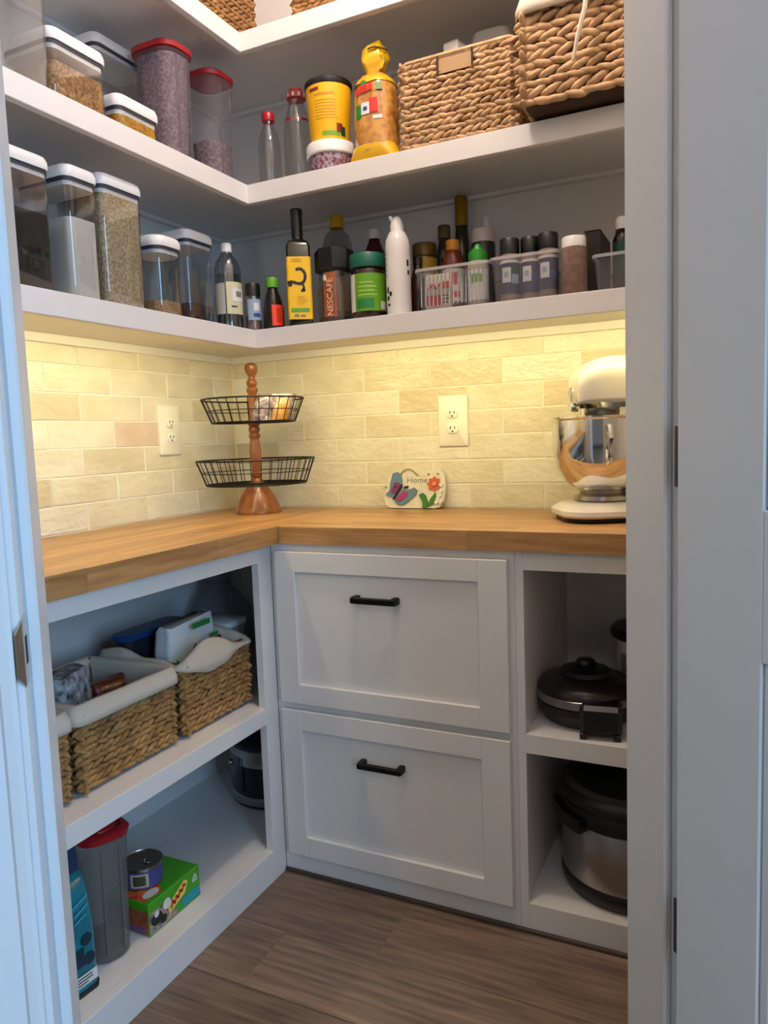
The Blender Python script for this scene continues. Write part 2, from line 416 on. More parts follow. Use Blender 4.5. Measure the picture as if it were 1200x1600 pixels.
# drawer unit
dc = thing('drawer_cabinet', 'white shaker drawer cabinet with two deep drawers and black pulls', 'cabinet', (0, 0, 0))
DX0, DX1, RX = .4632, 1.0586, 1.0897
XS = 1.071
mk('side_panel', box(XS - .018, XS - .001, -BF + .02, -.003, 0, CH), WHITE, dc)
mk('side_panel', box(LF + .001, LF + .018, -BF + .02, -.003, 0, CH), WHITE, dc)
mk('back_panel', box(LF + .018, XS - .018, -.009, -.003, 0, CH), WHITE, dc)
mk('stile', box(LF + .0005, LF + .045, -BF, -BF + .02, 0, CH, .0008), WHITE, dc, smooth=False)
mk('stile', box(XS - .045, XS - .0004, -BF, -BF + .02, 0, CH, .0008), WHITE, dc, smooth=False)
for a, b in ((.84, CH), (.445, .470), (0, .075)): mk('rail', box(LF + .045, XS - .045, -BF, -BF + .02, a, b, .0008), WHITE, dc, smooth=False)
def drawer(z0, z1, px0, px1, pz0, pz1, hx0, hx1, hz):
    d = mk('drawer_front', box(DX0, DX1, -.0095, 0, z0, z1), WHITE, dc, (0, -BF, 0), smooth=False)
    yb, yf = -.0095, -.0195
    for b in ((DX0, px0, z0, z1), (px1, DX1, z0, z1)): mk('drawer_stile', box(b[0], b[1], yf, yb, b[2], b[3], .0012), WHITE, d, smooth=False)
    for b in ((px0, px1, z0, pz0), (px0, px1, pz1, z1)): mk('drawer_rail', box(b[0], b[1], yf, yb, b[2], b[3], .0012), WHITE, d, smooth=False)
    hw = (hx1 - hx0) / 2; hc = (hx0 + hx1) / 2
    pull = cat(box(-hw, hw, -.0405, -.0295, -.0075, .0075, .0025), box(-hw, -hw + .015, -.032, -.0095, -.0085, .0085, .002), box(hw - .015, hw, -.032, -.0095, -.0085, .0085, .002))
    mk('pull_handle', pull, BLACK, d, (hc, 0, hz), smooth=False, label='black bar pull')
drawer(.4659, .8514, .520, .992, .5165, .801, .683, .800, .7445)
drawer(.0614, .4481, .520, .992, .1135, .3965, .683, .800, .339)
# right open unit
rc = thing('open_cabinet', 'white open cabinet right of the drawers holding kitchen appliances on two levels', 'cabinet', (0, 0, 0))
XE = XR - .003
mk('side_panel', box(XS, RX - .004, -BF + .02, -.003, 0, CH), WHITE, rc)
mk('side_panel', box(XE - .017, XE, -BF + .02, -.003, 0, CH), WHITE, rc)
mk('back_panel', box(RX - .004, XE - .017, -.009, -.003, .05, CH), WHITE, rc)
mk('bottom_board', box(RX - .004, XE - .017, -BF + .02, -.009, .0495, .0686), WHITE, rc)
mk('shelf_board', box(RX - .004, XE - .017, -BF + .02, -.009, .4438, .4628), WHITE, rc)
mk('stile', box(XS, RX, -BF, -BF + .02, 0, CH, .0008), WHITE, rc, smooth=False)
mk('stile', box(XE - .04, XE, -BF, -BF + .02, 0, CH, .0008), WHITE, rc, smooth=False)
mk('top_rail', box(RX, XE - .04, -BF, -BF + .02, .828, CH, .0008), WHITE, rc, smooth=False)
mk('middle_rail', box(RX, XE - .04, -BF, -BF + .02, .419, .463, .0008), WHITE, rc, smooth=False)
mk('bottom_rail', box(RX, XE - .04, -BF, -BF + .02, 0, .0688, .0008), WHITE, rc, smooth=False)
t = mk('trim_3', box(LF + .001, XE, -BF - .009, -BF - .0002, 0, .010, .002), mat('dark_shoe_gap', '#4a3b31', .6), kind='structure', smooth=False)

# ------------------------------------------------------------------ doorway: frame, casing, door
fr = root_struct('trim_1', (PLx, PLy, 0), math.radians(45))
SW, S0, S1n = .012, .0, .080          # stop thickness and position
mk('jamb', box(-.019, 0, -JD, 0, 0, 2.05, .0012), TRIM, fr, smooth=False)
mk('jamb', box(OW, OW + .019, -JD, 0, 0, 2.05, .0012), TRIM, fr, smooth=False)
mk('head_jamb', box(-.019, OW + .019, -JD, 0, 2.05, 2.069), TRIM, fr)
mk('door_stop', box(0, SW, -S1n, -S0, 0, 2.05, .0025), TRIM, fr, smooth=False)
mk('door_stop', box(OW - SW, OW, -S1n, -S0, 0, 2.05, .0025), TRIM, fr, smooth=False)
def casing(u0, sgn):
    prof = [(0, 0), (0, .010), (.004, .0125), (.012, .0125), (.015, .009), (.034, .0115), (.040, .017), (.060, .018), (.062, .016), (.062, 0)]
    v = []; n = len(prof)
    for z in (0, 2.05):
        for a, b in prof: v.append((u0 + sgn * a, -JD - b, z))
    return v, [tuple(range(n)), tuple(range(2 * n - 1, n - 1, -1))] + [(k, (k + 1) % n, n + (k + 1) % n, n + k) for k in range(n)]
mk('casing', casing(-.006, -1), TRIM, fr, smooth=False)
mk('casing', casing(OW + .006, 1), TRIM, fr, smooth=False)
mk('head_casing', box(-.07, OW + .07, -JD - .018, -JD, 2.056, 2.118), TRIM, fr)
# strike plate
me = cat(box(0, .0016, -JD - .001, -S1n - .004, -.031, .031, .0004),
         ([(.0016, -JD - .001, -.030), (.0016, -JD - .001, .030), (-.003, -JD - .010, .020), (-.003, -JD - .010, -.020), (0, -JD - .001, -.030), (0, -JD - .001, .030), (-.0045, -JD - .0095, .020), (-.0045, -JD - .0095, -.020)],
          [(0, 1, 2, 3), (7, 6, 5, 4), (1, 5, 6, 2), (0, 3, 7, 4), (2, 6, 7, 3)]))
sp = mk('strike_plate', me, NICKEL, fr, (0, 0, .938), smooth=False)
mk('latch_hole', box(.0012, .0019, -JD + .012, -S1n - .012, -.013, .013), SLOT, sp)
# door, hung on the right jamb, swung out
dr = root_struct('door_1')
th = math.radians(101)
Ux, Nx = Vector((math.cos(math.pi / 4), math.sin(math.pi / 4), 0)), Vector((math.cos(-math.pi / 4), math.sin(-math.pi / 4), 0))
piv = Vector((PLx, PLy, 0)) + Ux * (OW + .001) + Nx * (JD + .004)
ddir = Ux * -math.cos(th) + Nx * math.sin(th)
dr.location = piv; dr.rotation_euler = (0, 0, math.atan2(ddir.y, ddir.x))
# local x runs along the door; its pantry face is at local y = +s*0.04
tin = Ux * -math.sin(th) + Nx * -math.cos(th)          # towards the pantry face
perp = Vector((-ddir.y, ddir.x, 0)); s = 1 if perp.dot(tin) > 0 else -1
DT = .035; DWD = .700
def dbox(a, b, z0, z1, y0=0, y1=DT, bev=.0015): return box(a, b, s * (y0 + .004), s * (y1 + .004), z0, z1, bev)
STL = .112
mk('door_stile', dbox(.003, STL, .012, 2.03), TRIM, dr, smooth=False)
mk('door_stile', dbox(DWD - STL, DWD, .012, 2.03), TRIM, dr, smooth=False)
for a, b in ((.012, .24), (.861, 1.030), (1.91, 2.03)): mk('door_rail', dbox(STL, DWD - STL, a, b), TRIM, dr, smooth=False)
for a, b in ((.24, .861), (1.030, 1.91)):
    pan = mk('door_panel', dbox(STL, DWD - STL, a, b, .010, DT - .010, 0), TRIM, dr, smooth=False)
    for y0, y1 in ((DT - .010, DT - .003), (.003, .010)):
        for q in ((STL, STL + .014, a, b), (DWD - STL - .014, DWD - STL, a, b), (STL + .014, DWD - STL - .014, a, a + .014), (STL + .014, DWD - STL - .014, b - .014, b)):
            mk('panel_moulding', dbox(*q, y0, y1, .003), TRIM, pan, smooth=False)
    mk('raised_field', dbox(STL + .05, DWD - STL - .05, a + .05, b - .05, .006, DT - .006, .004), TRIM, pan, smooth=False)
for z in (.458, 1.085, 1.712):
    hg = mk('hinge', cat(xf(lathe([(.0055, -.038), (.0055, .038)], 14), (0, s * .0, z)), box(.0, .0032, s * .004, s * .032, z - .038, z + .038)), BRONZE, dr, smooth=False)
# hinge leaves let into the jamb
for z in (.458, 1.085, 1.712):
    mk('hinge_leaf', box(OW - .0022, OW + .0002, -JD - .002, -S1n - .006, z - .038, z + .038), BRONZE, fr, smooth=False)

# ================================================================== FOOD CONTAINERS
RZL = math.radians(90)
def grain(name, a, b, sc=160): return mat(name, a, .8, col2=b, scale=sc, bump=.5, bscale=sc, detail=2, rng=(.42, .58))
G_BEAN = grain('black_beans', '#060507', '#131116', 120)
G_FLOUR = mat('white_flour', '#cfc8be', .9)
G_RICE = grain('brown_rice', '#9c8667', '#c0ac8b')
G_TAN = grain('cracked_wheat', '#8a6038', '#b98d5c', 140)
G_YEL = grain('yellow_cornmeal', '#b07a22', '#d19a3a', 130)
G_SUG = grain('brown_sugar', '#94704a', '#b08a60', 150)
G_COC = grain('cocoa_powder', '#3a2a24', '#4b382f', 120)
G_PUR = grain('purple_grey_grain', '#5e4c55', '#85707a', 150)
LIDG = 'lidded food containers on the left run of shelves'

def pop_container(label, loc, rz, w, d, h, fill, fh, rc=.016, lh=.032, group=LIDG):
    """clear square container with a thick white lid and dark gasket"""
    t = thing('food_container', label, 'container', loc, rz, group)
    hx, hy = w / 2 - .004, d / 2 - .004; bh = h - lh
    mk('body', loft([(0, hx - .006, hy - .006, rc * .8), (.004, hx - .002, hy - .002, rc), (.010, hx, hy, rc), (bh, hx, hy, rc)], 5, True, False), CLR, t)
    if fill:
        V, Fc = loft([(.003, hx - .005, hy - .005, rc), (.008, hx - .0022, hy - .0022, rc), (fh, hx - .0022, hy - .0022, rc), (fh + .004, hx * .55, hy * .55, rc)], 5)
        mk('contents', (V, Fc), fill, t, ang=60)
    mk('gasket', loft([(bh - .002, hx + .0005, hy + .0005, rc), (bh + .006, hx + .0012, hy + .0012, rc)], 5), DARKL, t)
    ld = mk('lid', cat(loft([(bh + .0055, hx + .003, hy + .003, rc + .003), (bh + .011, hx + .0045, hy + .0045, rc + .004), (bh + lh - .012, hx + .004, hy + .004, rc + .004), (bh + lh - .004, hx + .001, hy + .001, rc + .003), (bh + lh, hx - .006, hy - .006, rc)], 5),
        loft([(bh - .010, hx - .002, hy - .002, rc), (bh - .001, hx - .001, hy - .001, rc)], 5)), LIDW, t)
    mk('push_button', lathe([(.020, bh + lh - .001), (.020, bh + lh + .002), (.017, bh + lh + .003), (0, bh + lh + .003)], 24), LIDW, ld)
    return t
# lowest shelf, left run (front face towards +x)
pop_container('tall clear container of black beans with white lid, nearest the left door jamb', (.23, -1.022, S1), RZL, .160, .16, .262, G_BEAN, .152)
pop_container('tall narrow clear container of white flour between the black beans and the brown rice', (.236, -.868, S1), RZL, .088, .15, .268, G_FLOUR, .165)
pop_container('tall clear container filled with brown rice to the lid', (.234, -.757, S1), RZL, .126, .15, .279, G_RICE, .240)
pop_container('short clear container with a little tan sugar at the bottom', (.254, -.606, S1), RZL, .098, .098, .192, G_SUG, .042, .028)
pop_container('clear container with dark brown powder, behind the short sugar container', (.205, -.445, S1), RZL, .112, .112, .246, G_COC, .062)
# middle shelf, left run
t = thing('clear_bin', 'large clear empty box at the far left of the middle shelf', 'container', (.245, -1.015, S2), RZL, LIDG)
mk('body', loft([(0, .070, .078, .014), (.004, .074, .082, .016), (.30, .076, .084, .016)], 5, True, False), CLR, t)
mk('rim', loft([(.295, .0765, .0845, .016), (.302, .079, .087, .018), (.302, .074, .082, .016)], 5, False, False), CLR, t)
pop_container('low square white-lidded container of cracked tan grain on the middle shelf', (.238, -.851, S2), RZL, .148, .145, .150, G_TAN, .086)
pop_container('empty white-lidded container standing behind the small cornmeal box', (.096, -.560, S2), RZL, .185, .115, .302, None, 0)
pop_container('small low white-lidded container of yellow cornmeal on the middle shelf', (.252, -.695, S2), RZL, .132, .125, .088, G_YEL, .05, lh=.034)

def cereal_container(label, loc, rz, w, d, h, fill, fh, group='red-lidded dry food keepers', haze=None):
    """tall slim keeper with a red lid"""
    t = thing('cereal_keeper', label, 'container', loc, rz, group)
    hx, hy = w / 2, d / 2; rc = min(hx, hy) * .72
    body = loft([(0, hx - .010, hy - .010, rc), (.006, hx - .006, hy - .006, rc), (h * .55, hx - .003, hy - .003, rc), (h - .022, hx, hy, rc), (h - .018, hx + .002, hy + .002, rc)], 7, True, False)
    mk('body', body, (haze or frosted('keeper_haze', '#a9a2a6', .13)), t)
    if fill:
        k = fh / h
        mk('contents', loft([(.004, hx - .0115, hy - .0115, rc), (fh, hx - .0075 + .003 * k, hy - .0075 + .003 * k, rc), (fh + .004, hx * .5, hy * .5, rc)], 7), fill, t, ang=60)
    mk('rib', cat(*[box(sx * hx * .38 - .0015, sx * hx * .38 + .0015, -hy - .0006, -hy + .004, .02, h - .03) for sx in (-1, 1)]), (haze or frosted('keeper_haze', '#a9a2a6', .13)), t)
    ld = mk('lid', loft([(h - .014, hx + .003, hy + .003, rc), (h - .004, hx + .0045, hy + .0045, rc), (h, hx + .001, hy + .001, rc), (h + .003, hx - .008, hy - .008, rc * .9), (h - .002, hx - .011, hy - .011, rc * .9)], 7), REDL, t)
    mk('pour_flap', loft([(h - .002, hx * .55, hy * .42, rc * .6, 0, -hy * .40), (h + .005, hx * .52, hy * .40, rc * .6, 0, -hy * .40), (h + .008, hx * .44, hy * .34, rc * .5, 0, -hy * .40)], 6), REDL, ld)
    return t
cereal_container('tall red-lidded keeper full of purple-grey grain on the middle shelf', (.232, -.517, S2), RZL, .104, .125, .286, G_PUR, .262)
cereal_container('tall red-lidded keeper less than half full of purple-grey grain, at the shelf corner', (.236, -.345, S2), RZL, .105, .105, .292, G_PUR, .118)
t = thing('glass_jar', 'small glass jar of purple-grey grain behind the red-lidded keepers', 'jar', (.150, -.37, S2), 0)
mk('body', lathe([(.030, 0), (.033, .006), (.033, .150), (.026, .165), (.026, .182)], 24), GLS, t)
mk('contents', lathe([(.029, .003), (.0315, .008), (.0315, .07), (0, .073)], 24), G_PUR, t)
mk('lid', lathe([(.028, .178), (.028, .196), (.026, .199), (0, .199)], 24), CLR, t)

# ================================================================== BOTTLES AND JARS
def bottle(name, label, category, loc, body, bm, cap=None, cm=None, labels=(), liquid=None, lm=None, rz=0, n=28, group=None, cap_ridges=False):
    """body/cap: lathe profiles; labels: list of (name, r, a0, a1, z0, z1, material[, r1]); liquid: profile"""
    rz += math.atan2(-2.0132 - loc[1], 1.5073 - loc[0]) + math.pi / 2      # the printed side is turned to the doorway
    t = thing(name, label, category, loc, rz, group)
    mk('body', lathe(body, n), bm, t)
    if liquid: mk('contents', lathe(liquid, n), lm, t)
    if cap:
        c = mk('cap', lathe(cap, n), cm, t)
    par = {}
    for L in labels:
        nm, r, a0, a1, z0, z1, m = L[:7]; r1 = L[7] if len(L) > 7 else None
        p = t
        if '>' in nm: pn, nm = nm.split('>'); p = par[pn]
        o = mk(nm, cyl_patch(r, a0, a1, z0, z1, .0004, 10, r1), m, p)
        par.setdefault(nm, o)
    return t
def prints(parent, name, quads, m, y=-.0005):
    """flat marks on a face looking to local -y: quads are polygons of (x, z)"""
    V, Fc = [], []
    for q in quads:
        o = len(V); k = len(q)
        V += [(x, y, z) for x, z in q] + [(x, y + .0004, z) for x, z in q]
        Fc += [tuple(range(o, o + k)), tuple(range(o + 2 * k - 1, o + k - 1, -1))] + [(o + j, o + (j + 1) % k, o + k + (j + 1) % k, o + k + j) for j in range(k)]
    return mk(name, (V, Fc), m, parent, smooth=False)
def R4(x0, x1, z0, z1): return [(x0, z0), (x1, z0), (x1, z1), (x0, z1)]
def disc(cx, cz, rx, rz_=None, n=16): return [(cx + rx * math.cos(2 * math.pi * k / n), cz + (rz_ or rx) * math.sin(2 * math.pi * k / n)) for k in range(n)]
def lines(x0, x1, zs, h=.0012, seed=1):
    rr = random.Random(seed); return [R4(x0, x0 + (x1 - x0) * rr.uniform(.6, 1), z, z + h) for z in zs]
def stroke(pts, wd):
    """ribbon polygons along a polyline in (x, z)"""
    out = []
    for (a, b), (c, d) in zip(pts, pts[1:]):
        l = math.hypot(c - a, d - b) or 1; nx, nz = -(d - b) / l * wd / 2, (c - a) / l * wd / 2
        out.append([(a - nx, b - nz), (c - nx, d - nz), (c + nx, d + nz), (a + nx, b + nz)])
    return out

P_GREEN = mat('bright_green_plastic', '#5aa01e', .4); P_TEAL = mat('dark_green_plastic', '#0d5a48', .4); P_YEL = mat('yellow_plastic', '#c79a10', .4)
L_WHITE = mat('white_paper_label', '#d8d6d2', .6); L_CREAM = mat('cream_label', '#c9c7a0', .6); L_YEL = mat('golden_yellow_label', '#e8b90c', .5)
L_GRN = mat('leaf_green_label', '#5f9a1c', .5); L_DGRN = mat('deep_green_print', '#1d7a34', .5); L_RED = mat('red_print', '#c5201c', .5); L_ORG = mat('orange_red_label', '#e8401c', .45)
L_BLU = mat('blue_print', '#2a3f8c', .5); L_LBL = mat('pale_blue_label', '#8fa3b8', .5); L_BRN = mat('brown_label', '#9a4c24', .5); INK = mat('black_ink', '#15120f', .6); L_GREY = mat('grey_ink', '#77736c', .6)
D_OIL = mat('dark_green_glass', '#11140a', .12, spec=.6); D_BRN = mat('brown_glass', '#2a1208', .15); D_SOY = mat('dark_soy', '#160a06', .3); D_RED = mat('dark_red_syrup', '#3a0c0e', .2)
SPICE = mat('brown_spice', '#6a5248', .8, col2='#7d6357', scale=90); VIN = clear('pale_liquid', '#b8b39a', .12)
GB = 'bottles and jars on the lowest shelf'
z = S1
# vinegar bottle with white cap on the left run
a0 = -90 - 38
bottle('vinegar_bottle', 'clear plastic bottle with white cap and pale yellow label next to the cocoa container', 'bottle', (.268, -.352, z),
       [(.030, 0), (.036, .006), (.036, .165), (.030, .186), (.016, .203), (.013, .210), (.013, .214)], clear('smoky_plastic', '#d6dcde', .16), [(.0145, .210), (.0145, .230), (.0125, .233), (0, .233)], LIDW,
       [('label', .0363, -98, 5, .045, .128, L_CREAM), ('label>label_print', .0369, -75, -15, .078, .112, L_WHITE), ('label>label_print', .0373, -58, -28, .090, .104, L_GREY), ('label>label_print', .0369, -80, -55, .062, .066, INK), ('back_label', .0362, -168, -104, .045, .125, mat('grey_label', '#a8a49b', .6))],
       [(.028, .003), (.034, .007), (.034, .15), (0, .15)], clear('pale_vinegar', '#dfe2d6', .08), group=GB)
bottle('spice_jar', 'slim spice jar with black cap and pale blue label at the shelf corner', 'jar', (.322, -.318, z),
       [(.0195, 0), (.021, .004), (.021, .092), (.017, .098)], clear('smoky_plastic', '#d6dcde'), [(.0205, .094), (.0205, .124), (.019, .127), (0, .127)], BPLAS,
       [('label', .0213, -130, 0, .030, .085, L_LBL), ('label>label_print', .0217, -85, -45, .055, .075, L_WHITE), ('label>label_print', .0217, -90, -40, .038, .048, L_BLU)],
       [(.018, .002), (.0195, .05), (0, .05)], mat('pink_salt', '#a5786c', .8), group=GB)
bottle('soy_sauce_bottle', 'small dark sauce bottle with bright green cap and orange label', 'bottle', (.374, -.300, z),
       [(.026, 0), (.028, .004), (.028, .055), (.022, .085), (.014, .108), (.012, .118)], D_SOY, [(.0165, .114), (.0165, .136), (.0145, .140), (0, .140)], P_GREEN,
       [('label', .0283, -98, -30, .012, .066, L_ORG), ('label>label_print', .0287, -75, -50, .02, .058, mat('dark_orange_print', '#c02c10', .5))], group=GB)
bottle('sauce_bottle', 'small bottle with teal cap half hidden behind the tall oil bottle', 'bottle', (.372, -.175, z),
       [(.024, 0), (.026, .004), (.026, .12), (.016, .15), (.014, .165)], clear('smoky_plastic', '#d6dcde'), [(.019, .160), (.019, .184), (.017, .187), (0, .187)], mat('teal_plastic', '#0f6a66', .4),
       [('label', .0262, -150, -30, .03, .11, L_WHITE)], group=GB)
# square olive oil bottle
t = thing('olive_oil_bottle', 'tall square dark oil bottle with a yellow label and long black neck', 'bottle', (.462, -.305, z), math.radians(32), GB)
mk('body', loft([(0, .029, .029, .006), (.003, .031, .031, .007), (.205, .031, .031, .007), (.218, .025, .025, .010), (.226, .015, .015, .0149), (.234, .0135, .0135, .0134)], 5), D_OIL, t)
mk('neck_sleeve', lathe([(.0145, .228), (.0145, .288), (.0155, .289), (.0155, .300), (.014, .302), (0, .302)], 24), BPLAS, t)
lb = mk('label', loft([(.018, .0318, .0318, .007), (.176, .0318, .0318, .007)], 5), L_YEL, t)
prints(lb, 'branch_print', stroke([(-.030, .110), (-.018, .113), (-.006, .108), (.006, .108), (.014, .116), (.016, .130), (.010, .142), (0, .146), (-.008, .142)], .0075) + stroke([(.008, .108), (.012, .096), (.004, .088)], .005) + [disc(-.024, .106, .006), disc(.010, .092, .005)], INK, -.0325)
prints(lb, 'label_print', [R4(-.024, .024, .036, .046)] , L_GRN, -.0325)
prints(lb, 'label_print', [R4(-.016, -.004, .024, .030), R4(0, .012, .024, .029)], L_GREY, -.0325)
prints(lb, 'label_print', lines(-.006, .020, [.056, .062, .068, .074], .0016), mat('ochre_print', '#b8860e', .5), -.0325)
prints(lb, 'label_print', lines(-.018, .018, [.163, .168], .002, 4), mat('ochre_print', '#b8860e'), -.0325)
# coffee jar
t = thing('coffee_jar', 'squat faceted glass jar of instant coffee with black hexagonal lid and brown label', 'jar', (.545, -.262, z), math.radians(22), GB)
mk('body', lathe([(.040, 0), (.046, .006), (.047, .10), (.041, .132), (.041, .145)], 8), clear('coffee_glass', '#e6ddd4', .24, .12), t, ang=20)
mk('contents', lathe([(.036, .004), (.043, .009), (.043, .022), (0, .024)], 8), mat('instant_coffee', '#2c170e', .8, col2='#3c2416', scale=120), t, ang=20)
mk('lid', lathe([(.050, .140), (.052, .144), (.052, .190), (.049, .195), (0, .195)], 8), BPLAS, t, ang=20)
lb = mk('label', cyl_patch(.0442, -124, -80, .02, .132, .001, 6), L_BRN, t, rot=(0, 0, 0))
text('NESCAF\u00c9', .0225, mat('tan_print', '#e0b48c', .5), lb, (-.0085, -.0462, .070), (math.radians(90), math.radians(-90), math.radians(-10)), sx=1.05)
mk('label_print', cyl_patch(.0455, -124, -113, .112, .126, .0006, 4), L_WHITE, lb)
# tall clear bottle with yellow cap behind
bottle('cooking_oil_bottle', 'clear plastic oil bottle with yellow cap behind the coffee jar', 'bottle', (.482, -.125, z),
       [(.040, 0), (.044, .006), (.044, .20), (.042, .245), (.034, .272), (.018, .288), (.017, .296)], clear('smoky_plastic', '#d6dcde'), [(.0205, .292), (.0205, .298), (.0195, .300), (.0195, .322), (.0175, .326), (0, .326)], P_YEL,
       [('label', .0443, -150, -30, .06, .17, L_WHITE)], group=GB)
# green-lidded jar
bottle('mayonnaise_jar', 'wide jar with dark green lid and bright green label', 'jar', (.651, -.280, z),
       [(.040, 0), (.0435, .005), (.0435, .120), (.039, .130)], D_BRN, [(.0445, .130), (.0455, .133), (.0455, .162), (.0435, .165), (0, .165)], P_TEAL,
       [('label', .0438, -172, -5, .022, .114, L_GRN), ('label>label_print', .0442, -172, -140, .022, .114, L_WHITE), ('label>label_print', .0442, -132, -72, .028, .052, L_DGRN), ('label>label_print', .0442, -46, -14, .026, .046, L_WHITE),
        ('label>label_print', .0442, -125, -60, .060, .0625, mat('light_green_print', '#a9cf5a', .5)), ('label>label_print', .0442, -125, -70, .070, .0725, mat('light_green_print', '#a9cf5a')), ('label>label_print', .0442, -125, -64, .080, .0825, mat('light_green_print', '#a9cf5a')), ('label>label_print', .0442, -120, -75, .090, .0925, mat('light_green_print', '#a9cf5a'))], group=GB)
bottle('syrup_bottle', 'dark red bottle with small white cap behind the green-lidded jar', 'bottle', (.588, -.105, z),
       [(.032, 0), (.034, .005), (.034, .19), (.028, .215), (.016, .245), (.014, .256)], D_RED, [(.016, .252), (.016, .274), (.0145, .277), (0, .277)], LIDW, group=GB)
# white aerosol bottle
t = thing('cream_aerosol', 'tall white aerosol can with nozzle and dark vertical lettering', 'can', (.741, -.292, z), math.radians(22), GB)
mk('body', lathe([(.026, 0), (.030, .004), (.031, .02), (.031, .165), (.029, .185), (.021, .203), (.016, .208)], 30), mat('white_gloss_can', '#d9d5d2', .3), t)
mk('nozzle', cat(lathe([(.0165, .205), (.0165, .222), (.012, .236), (.006, .242), (0, .242)], 20), xf(lathe([(.006, 0), (.004, .018)], 12), (-.008, 0, .229), (0, math.radians(-30), 0))), LIDW, t)
for k, ch in enumerate('CREMA'):
    mk('label_print', cat(cyl_patch(.0312, -158, -147, .150 - k * .013, .152 - k * .013, .0004, 3), cyl_patch(.0312, -158, -155, .150 - k * .013, .158 - k * .013, .0004, 2)), L_GREY, t)
for a, b, c, d in ((-152, -140, .058, .072), (-136, -122, .050, .060), (-152, -138, .040, .050), (-148, -134, .026, .032), (-46, -34, .120, .135), (-42, -30, .10, .11)):
    mk('label_print', cyl_patch(.0312, a, b, c, d, .0004, 4), INK, t)
bottle('dark_sauce_bottle', 'small dark brown bottle tucked between the white aerosol can and the ribbed bin', 'bottle', (.773, -.243, z), [(.018, 0), (.020, .004), (.020, .09), (.012, .12), (.010, .135)], D_BRN, [(.012, .132), (.012, .15), (0, .15)], BPLAS, group=GB)

# ------------------------------------------------ clear bins on the lowest shelf
def bin_(label, loc, w, d, h, rz=0, ribs=True):
    t = thing('storage_bin', label, 'bin', loc, rz, 'clear plastic bins on the lowest shelf')
    hx, hy = w / 2, d / 2
    V, Fc = loft([(.003, hx - .010, hy - .010, .008), (.003, hx - .008, hy - .008, .010), (h, hx - .002, hy - .002, .012)], 4, True, False)
    V2, F2 = loft([(0, hx - .008, hy - .008, .010), (h, hx, hy, .013)], 4, True, False)
    mk('body', cat((V, Fc), (V2, F2)), frosted('bin_haze', '#c4c2c4', .09), t)
    mk('rim', loft([(h, hx - .003, hy - .003, .012), (h + .003, hx - .002, hy - .002, .012), (h + .003, hx + .003, hy + .003, .015), (h - .004, hx + .003, hy + .003, .015)], 4, False, False), frosted('bin_rib', '#d8d6d8', .45), t)
    if ribs:
        nr = int(w / .011)
        for k in range(nr):
            x = -hx + .012 + (w - .024) * k / (nr - 1)
            mk('rib', xf(box(-.0011, .0011, -.0012, .0012, .012, h - .010), (x * .97, -hy + .0015, 0), (-.05, 0, 0)), frosted('bin_rib', '#d8d6d8', .45), t, smooth=False)
    return t
bin_('ribbed clear bin crowded with sauces, between the aerosol can and the blue-label jars', (.893, -.215, z), .182, .235, .098)
bin_('clear bin holding three black-lidded jars with blue labels', (1.0655, -.215, z), .154, .235, .100, ribs=False)
bin_('clear bin at the right end of the lowest shelf beside the door jamb', (1.290, -.215, z), .145, .235, .076, ribs=False)
zb = z + .0036
GI = 'bottles and jars standing in the clear bins'
bottle('sauce_jar', 'jar with dark gold lid and mustard label just left of the ribbed bin', 'jar', (.764, -.172, z), [(.029, 0), (.031, .004), (.031, .16), (.027, .17)], mat('amber_jar', '#6b4a12', .2), [(.032, .166), (.032, .196), (.030, .199), (0, .199)], mat('tarnished_gold_lid', '#5a4416', .4, .5),
       [('label', .0313, -170, -10, .05, .160, mat('mustard_label', '#a88312', .5)), ('label>label_print', .0317, -120, -60, .09, .12, L_WHITE)], group=GI)
bottle('tall_gold_bottle', 'tall dark bottle with a gold foil neck rising behind the ribbed bin', 'bottle', (.823, -.045, z), [(.018, 0), (.020, .005), (.020, .22), (.017, .255), (.0165, .27)], mat('olive_glass', '#2a2710', .15), [(.0178, .265), (.0178, .338), (.016, .342), (0, .342)], mat('gold_foil', '#94721e', .35, .6), group=GI)
bottle('hot_sauce_bottle', 'orange-brown sauce bottle with yellow-orange cap in the ribbed bin', 'bottle', (.857, -.215, zb), [(.026, 0), (.028, .004), (.028, .13), (.020, .152), (.016, .16)], mat('chilli_sauce', '#6a2408', .2), [(.017, .156), (.017, .180), (.015, .183), (0, .183)], mat('amber_cap', '#b87a18', .4),
       [('label', .0283, -160, -20, .03, .11, L_WHITE), ('label>label_print', .0287, -130, -70, .07, .10, L_RED), ('label>label_print', .0287, -120, -60, .04, .055, L_RED)], group=GI)
bottle('brown_cap_bottle', 'brown-capped bottle behind the ribbed bin, beside the gold-necked bottle', 'bottle', (.782, -.072, z), [(.020, 0), (.022, .005), (.022, .195), (.016, .225), (.0145, .235)], D_BRN, [(.017, .232), (.017, .264), (.015, .267), (0, .267)], mat('brown_cap', '#5d4a2c', .5), group=GI)
bottle('green_cap_bottle', 'small bottle with bright green pointed cap at the front of the ribbed bin', 'bottle', (.937, -.262, zb), [(.024, 0), (.0255, .004), (.0255, .10), (.020, .118)], mat('pale_seasoning', '#a39c86', .6), [(.0225, .112), (.0225, .134), (.014, .138), (.007, .152), (0, .154)], mat('kelly_green_cap', '#23861f', .4),
       [('label', .0258, -160, -20, .02, .09, L_WHITE), ('label>label_print', .0262, -130, -70, .06, .08, L_GRN)], group=GI)
